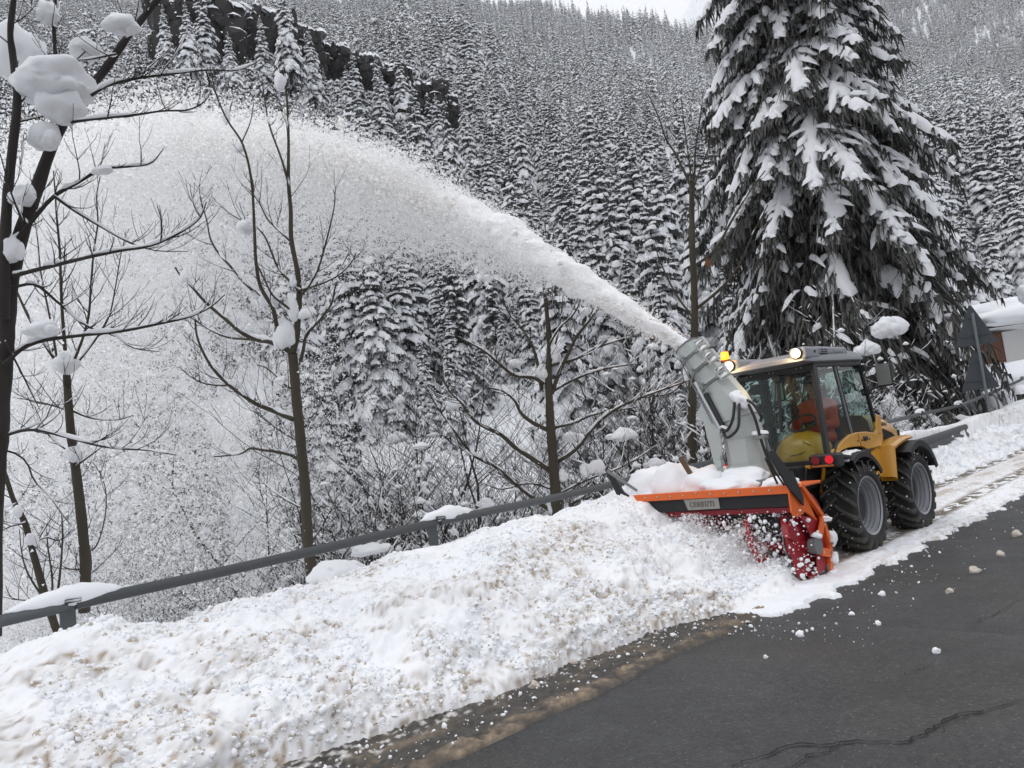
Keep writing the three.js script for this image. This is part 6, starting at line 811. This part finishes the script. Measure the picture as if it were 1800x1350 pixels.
// ---------------------------------------------------------------- signs, chalet, shed, rail remnants on the right
{
  const back = std(0.05, 0.058, 0.066, 0.5, 0.3), galv = std(0.2, 0.22, 0.23, 0.4, 0.7);
  const base = at(1737, 700, 21.3), tilt = 0, t = thing('road_sign', 'two dark triangular road sign backs on one pole beyond the hooked rail posts', 'road sign', base), O = base.clone();
  const face = camera.position.clone().sub(base).setY(0).normalize(), side = new V3().crossVectors(new V3(0, 1, 0), face).normalize();
  const tri = (cx, cy, w, h, name) => { const c = at(cx, cy, 21.2), s = new THREE.Shape(), r = 0.08; s.moveTo(-w / 2 + r, 0); s.lineTo(w / 2 - r, 0); s.quadraticCurveTo(w / 2 + 0.02, 0, w / 2 - r * 0.4, r * 0.9); s.lineTo(r * 0.5, h - r * 0.9); s.quadraticCurveTo(0, h, -r * 0.5, h - r * 0.9); s.lineTo(-w / 2 + r * 0.4, r * 0.9); s.quadraticCurveTo(-w / 2 - 0.02, 0, -w / 2 + r, 0); const g = new THREE.ExtrudeGeometry(s, { depth: 0.012, bevelEnabled: true, bevelThickness: 0.004, bevelSize: 0.008, bevelSegments: 2 }); g.applyMatrix4(new THREE.Matrix4().makeBasis(side, new V3(0, 1, 0), face)); g.translate(c.x - O.x, c.y - O.y, c.z - O.z); mesh(name, g, back, t); const L = (u, v) => side.clone().multiplyScalar(u).add(new V3(c.x - O.x, c.y - O.y + v, c.z - O.z)).addScaledVector(face, 0.03).toArray(); mesh('clamp_rail', join(bar(L(-w * 0.36, h * 0.22), L(w * 0.36, h * 0.22), 0.015, 0.03), bar(L(-w * 0.14, h * 0.66), L(w * 0.14, h * 0.66), 0.015, 0.03)), back, t); };
  tri(1717, 606, 1.0, 1.14, 'sign_plate'); tri(1724, 684, 0.9, 1.12, 'sign_plate');
  const p0 = at(1737, 690, 21.1).sub(O), p1 = at(1709, 550, 21.1).sub(O); p0.x = p1.x + (p0.x - p1.x) * 0.62; mesh('pole', rod(p0.clone().add(new V3(0, -1.6, 0)).toArray(), p1.toArray(), 0.04), galv, t);
  // white walled chalet under deep snow
  const hb = at(1790, 640, 36), g0 = ground(hb.x, hb.z), c = thing('chalet', 'white walled chalet with brown shutters under a thick snowy roof at the right edge', 'house', new V3(hb.x, 0, hb.z)); c.rotation.y = -0.62;
  const wall = std(0.72, 0.71, 0.69, 0.85), wood = std(0.12, 0.055, 0.03, 0.7), eave = std(0.03, 0.026, 0.025, 0.8), y0 = g0 - 0.5, ye = at(1790, 590, 36).y;
  mesh('wall', bevelBox(-2.2, 8, y0, ye + 0.3, -3.6, 0, 0.02), wall, c);
  mesh('roof', plateXY([[-3.1, ye + 0.62], [-3.1, ye + 0.78], [9, ye + 0.35], [9, ye + 0.15]], -4.4, 0.9, 0.02), eave, c);
  for (const x of [-1.6, 0.9, 3.2]) mesh('rafter', bar([x, ye + 0.5 - (x + 3.1) * 0.035, 0.85], [x, ye + 0.5 - (x + 3.1) * 0.035, -0.1], 0.14, 0.2), wood, c);
  const rs = clodBlobLite(3, 1, 1); rs.scale(7.6, 1.05, 4.2); const r1 = mesh('roof_snow', rs, MAT.snow, c); r1.position.set(2.9, ye + 0.85, -1.7); r1.rotation.z = -0.035;
  const wx = -1.05, wy = at(1768, 608, 36).y; mesh('window', join(bevelBox(wx - 0.62, wx + 0.62, wy - 0.72, wy + 0.72, -0.02, 0.03, 0.01)), wood, c).name = 'window_frame';
  for (const sg of [-1, 1]) { const sh = mesh('shutter', bevelBox(wx + sg * 0.3 - 0.27, wx + sg * 0.3 + 0.27, wy - 0.64, wy + 0.64, 0.02, 0.06, 0.012), std(0.17, 0.075, 0.04, 0.65), c); for (let k = 0; k < 3; k++) mesh('board', bevelBox(wx + sg * 0.3 - 0.25 + k * 0.17, wx + sg * 0.3 - 0.1 + k * 0.17, wy - 0.6, wy + 0.6, 0.055, 0.07, 0.006), std(0.19 - 0.02 * k, 0.085 - 0.01 * k, 0.045, 0.65), sh); }
  for (const [x, y, d, a, b, e, label] of [[1800, 690, 33, 3.6, 1.5, 61, 'big rounded snow drift in front of the white chalet'], [1722, 720, 27, 2.4, 0.7, 62, 'low snow mound at the foot of the triangular signs'], [1808, 520, 30, 0.42, 0.45, 63, 'ball of snow at the right edge above the chalet roof']]) { const q = mesh('snow_mound', clodBlobLite(e, a, b), MAT.snow); q.position.copy(at(x, y, d)); tag(q, label, 'snow mound'); }
  const shed = thing('wooden_shed', 'small brown wooden shed beyond the hooked rail posts, mostly hidden by snow', 'shed', at(1640, 735, 26)); const sy = ground(shed.position.x, shed.position.z) - shed.position.y;
  mesh('wall', bevelBox(-1.0, 1.0, sy, 0.4, -1, 0, 0.02), std(0.13, 0.06, 0.04, 0.8), shed); mesh('roof', bevelBox(-1.2, 1.2, 0.36, 0.48, -1.2, 0.3, 0.02), eave, shed); const ss = clodBlobLite(8, 1.25, 0.28); ss.scale(1, 1, 0.75); mesh('roof_snow', ss, MAT.snow, shed).position.set(0, 0.55, -0.45);
}
// big cushions of snow on the undergrowth behind the cab
{ [[1560, 575, 19, 26, 30, 'rounded lump of snow on bushes right above the cab mirror'], [1525, 612, 19, 20, 18, 'lump of snow on bushes between cab roof and wing mirror'], [1150, 815, 13, 18, 12, 'snow lump on twigs behind the wooden stake'], [700, 770, 13, 16, 14, 'snow lump caught in the thicket left of the broad bare tree'], [1092, 765, 13, 26, 16, 'snow lump caught in the thicket right of the broad bare tree'], [598, 1012, 8.0, 50, 30, 'soft snow mound against the foot of the middle bare tree'], [655, 965, 9.3, 30, 16, 'snow mound in the brush behind the rail, left of the middle post']].forEach(([x, y, d, rx, ry, label], k) => { const q = mesh('snow_lump', clumpGeo(k + 31, rx * d / FPX, ry * d / FPX, k === 5 ? 0 : 7), MAT.snowTree); q.position.copy(at(x, y, d)); tag(q, label, 'snow lump'); }); }
// ---------------------------------------------------------------- the thrown snow: flakes and crumbs in flight
{
  const rnd = rng(4242), gauss = () => (rnd() + rnd() + rnd() + rnd() - 2) * 0.86;
  const flakeM = std(0.992, 0.992, 0.992, 1, 0, { transmission: 0.75, thickness: 0, ior: 1.1, specularIntensity: 0 }), creamM = std(0.93, 0.9, 0.86, 1, 0, { transmission: 0.4, thickness: 0, ior: 1.1, specularIntensity: 0 });
  const root = new THREE.Group(); root.name = 'thrown_snow'; root.userData = { kind: 'stuff', label: 'arc of snow thrown by the chute and the powder drifting down from it' }; scene.add(root);
  const q4 = new THREE.Quaternion(), e = new THREE.Euler(), m4 = new THREE.Matrix4(), c = new V3();
  const flakes = (n, at) => { // n single three-cornered flakes; at(c) puts each and returns its size
    const p = new Float32Array(n * 9); let k = 0;
    for (let i = 0; i < n; i++) { const sz = at(c); const ax = gauss(), ay = gauss(), az = gauss(), l = Math.hypot(ax, ay, az) || 1, bx = gauss(), by = gauss(), bz = gauss(), d = (ax * bx + ay * by + az * bz) / (l * l), ux = bx - d * ax, uy = by - d * ay, uz = bz - d * az, m = Math.hypot(ux, uy, uz) || 1, r = sz * (0.8 + 0.5 * rnd()), A = [ax / l * sz, ay / l * sz, az / l * sz], U = [ux / m * r, uy / m * r, uz / m * r]; for (const [x, y] of [[1, 0], [-0.5, 0.85], [-0.5, -0.85]]) { p[k++] = c.x + A[0] * x + U[0] * y; p[k++] = c.y + A[1] * x + U[1] * y; p[k++] = c.z + A[2] * x + U[2] * y; } }
    const g = new THREE.BufferGeometry(); g.setAttribute('position', new THREE.BufferAttribute(p, 3)); g.computeVertexNormals(); return g;
  };
  const one = (name, g, mat) => { const m = mesh(name, g, mat, root); m.userData.kind = 'stuff'; return m; };
  // flight path, thrown across and a little down the road: along it s, o, y and the half width of the jet
  const PATH = [[1.86, 1.48, 2.68, 0.1], [1.55, 2.14, 3.29, 0.17], [1.24, 2.76, 3.9, 0.24], [0.91, 3.42, 4.54, 0.32], [0.54, 4.16, 5.2, 0.42], [0.21, 4.81, 5.7, 0.52], [-0.14, 5.51, 6.14, 0.63], [-0.55, 6.34, 6.55, 0.76], [-1.0, 7.23, 6.9, 0.88], [-1.43, 8.09, 7.15, 1.0], [-1.94, 9.12, 7.25, 1.1], [-2.5, 10.24, 7.08, 1.2], [-3.11, 11.46, 6.59, 1.3], [-3.8, 12.8, 5.7, 1.4], [-4.5, 14.2, 4.2, 1.5]];
  const along = (u) => { const x = clamp(u) * (PATH.length - 1.001), i = Math.floor(x), f = x - i; return [0, 1, 2, 3].map((k) => lerp(PATH[i][k], PATH[i + 1][k], f)); };
  const V = (s, o, y) => c.set(ROAD_A.x + ROAD_T.x * s + ROAD_N.x * o, y, ROAD_A.z + ROAD_T.z * s + ROAD_N.z * o);
  const streak = (u) => (fbm(u * 26, 3.7, 0, 3) - 0.5); // gusts make the jet thicker and thinner
  one('stream', flakes(260000, () => { const u = rnd() ** 0.85 * 0.86, [s, o, y, w] = along(u), g = w * (0.62 + 0.9 * Math.abs(streak(u + rnd() * 0.01))), k = rnd() < 0.3 ? 1.5 : 1; V(s + gauss() * g * k, o + gauss() * g * 0.7 * k, y + gauss() * g * 0.72 * k - (rnd() < 0.4 ? w * 0.7 * rnd() ** 2 : 0) + streak(u) * w * 0.5); return (0.005 + 0.018 * rnd() ** 2.2) * (0.9 + 0.8 * u); }), flakeM);
  one('gritty_stream', flakes(5000, () => { const u = rnd() * 0.6, [s, o, y, w] = along(u), lump = 0.5 + 0.5 * Math.sin(u * 90 + 3 * noise(u * 40, 1)); V(s - w * 0.6 + gauss() * w * 0.35, o + gauss() * w * 0.5, y + gauss() * w * 0.5 - 0.1 * w); return (0.006 + 0.02 * rnd() ** 2) * (0.9 + 0.6 * u) * (0.5 + lump); }), creamM);
  one('spray', flakes(330000, () => { const u = lerp(0.16, 1, rnd() ** 0.8), [s, o, y, w] = along(u), fall = w * (0.9 + 3.0 * u) * rnd() ** 1.3; V(s + gauss() * w * 1.3 + fall * 0.05, o + gauss() * w * 1.1, y + gauss() * w * 0.75 - fall); return (0.005 + 0.014 * rnd() ** 2.4) * (0.9 + 0.5 * u); }), flakeM);
  const clouds = [1, 2, 3].map(() => flakes(24000, () => { c.set(gauss() * 1.8, gauss() * 1.8, gauss() * 1.8); return 0.0066 + 0.014 * rnd() ** 3; })), places = [];
  for (let k = 0; k < 24; k++) { const u = lerp(0.52, 1, rnd() ** 0.7), [s, o, y, w] = along(u), fall = (y + 3.5) * rnd() ** 1.05; places.push([V(s + gauss() * 1.3, o + gauss() * 0.9 + fall * 0.12, y - fall - 0.6).clone(), 0.75 + 0.5 * rnd()]); }
  for (let k = 0; k < 13; k++) { const o = lerp(7, 18, rnd()), s = 1.5 - 0.5 * o + gauss() * 1.8; places.push([V(s, o, lerp(-4, 6.6, rnd())).clone(), 0.9 + 0.6 * rnd()]); }
  clouds.forEach((g, k) => { const l = places.filter((_, i) => i % 3 === k), im = new THREE.InstancedMesh(g, flakeM, l.length); im.name = 'powder'; im.userData.kind = 'stuff'; im.castShadow = im.receiveShadow = true; l.forEach(([p, sc], i) => im.setMatrixAt(i, m4.compose(p, q4.setFromEuler(e.set(rnd() * 6, rnd() * 6, rnd() * 6)), new V3(sc, sc, sc)))); root.add(im); });
  { // the solid jet just out of the chute
    const b = new MB(), n = 60, m = 22; for (let j = 0; j <= n; j++) { const u = 0.3 * j / n, [s, o, y, w0] = along(u), w = w0 * 1.0 * (j === n ? 0.05 : j > n - 20 ? Math.sqrt((n - j) / 20) : 1); for (let q = 0; q < m; q++) { const a = q / m * 6.28319, k = w * (0.45 + 0.85 * fbm(Math.cos(a) * 1.4 + 3, Math.sin(a) * 1.4 + u * 12, u * 60, 3) + 0.35 * (noise(Math.cos(a) * 5, Math.sin(a) * 5 + 9, u * 240) - 0.5)), dx = Math.cos(a) * k, dy = Math.sin(a) * k * 0.9; b.pt(V(s + dx, o - dy * 0.68, y + dy * 0.7)); } if (j) for (let q = 0; q < m; q++) { const q2 = (q + 1) % m, A = (j - 1) * m, B = j * m; b.quad(A + q, A + q2, B + q2, B + q); } }
    one('jet', b.geo(), std(0.93, 0.93, 0.935, 0.9)); }
  const put = (geos, mat, list, name) => geos.forEach((g, k) => { const l = list.filter((_, i) => i % geos.length === k), im = new THREE.InstancedMesh(g, mat, l.length); im.name = name; im.userData.kind = 'stuff'; im.castShadow = im.receiveShadow = true; l.forEach(([p, s], i) => im.setMatrixAt(i, m4.compose(p, q4.setFromEuler(e.set(rnd() * 6, rnd() * 6, rnd() * 6)), new V3(s, s, s)))); root.add(im); });
  const lumps = []; for (let k = 0; k < 1300; k++) { const u = 0.85 * rnd() ** 0.8, [s, o, y, w] = along(u); lumps.push([V(s + gauss() * w * 0.9 - 0.2 * w, o + gauss() * w * 0.8, y + gauss() * w * 0.8).clone(), (0.008 + 0.03 * rnd() ** 3) * (1 + 0.8 * u)]); }
  put(CRUMBS, std(0.92, 0.9, 0.87, 0.9), lumps, 'lump');
  // snow churned up by the augers
  one('churned_snow', flakes(15000, () => { const z = lerp(-0.5, 0.95, rnd() ** 0.8), k = fbm(z * 5, 2, 0, 2); V(TS - (1.98 + 0.3 * rnd() + 0.12 * gauss()), TO + z, 0.1 + 0.62 * rnd() * (0.35 + k)); return 0.004 + 0.02 * rnd() ** 3; }), flakeM);
  const bits = []; for (let k = 0; k < 1900; k++) { const z = lerp(-0.85, 0.75, rnd()), x = 1.95 + 0.4 * gauss(), y = 0.03 + 0.72 * rnd() ** 1.4; bits.push([V(TS - x, TO + z, y).clone(), 0.004 + 0.02 * rnd() ** 4]); } put(CRUMBS, MAT.snow, bits, 'flying_crumb');
}
renderer.render(scene, camera);
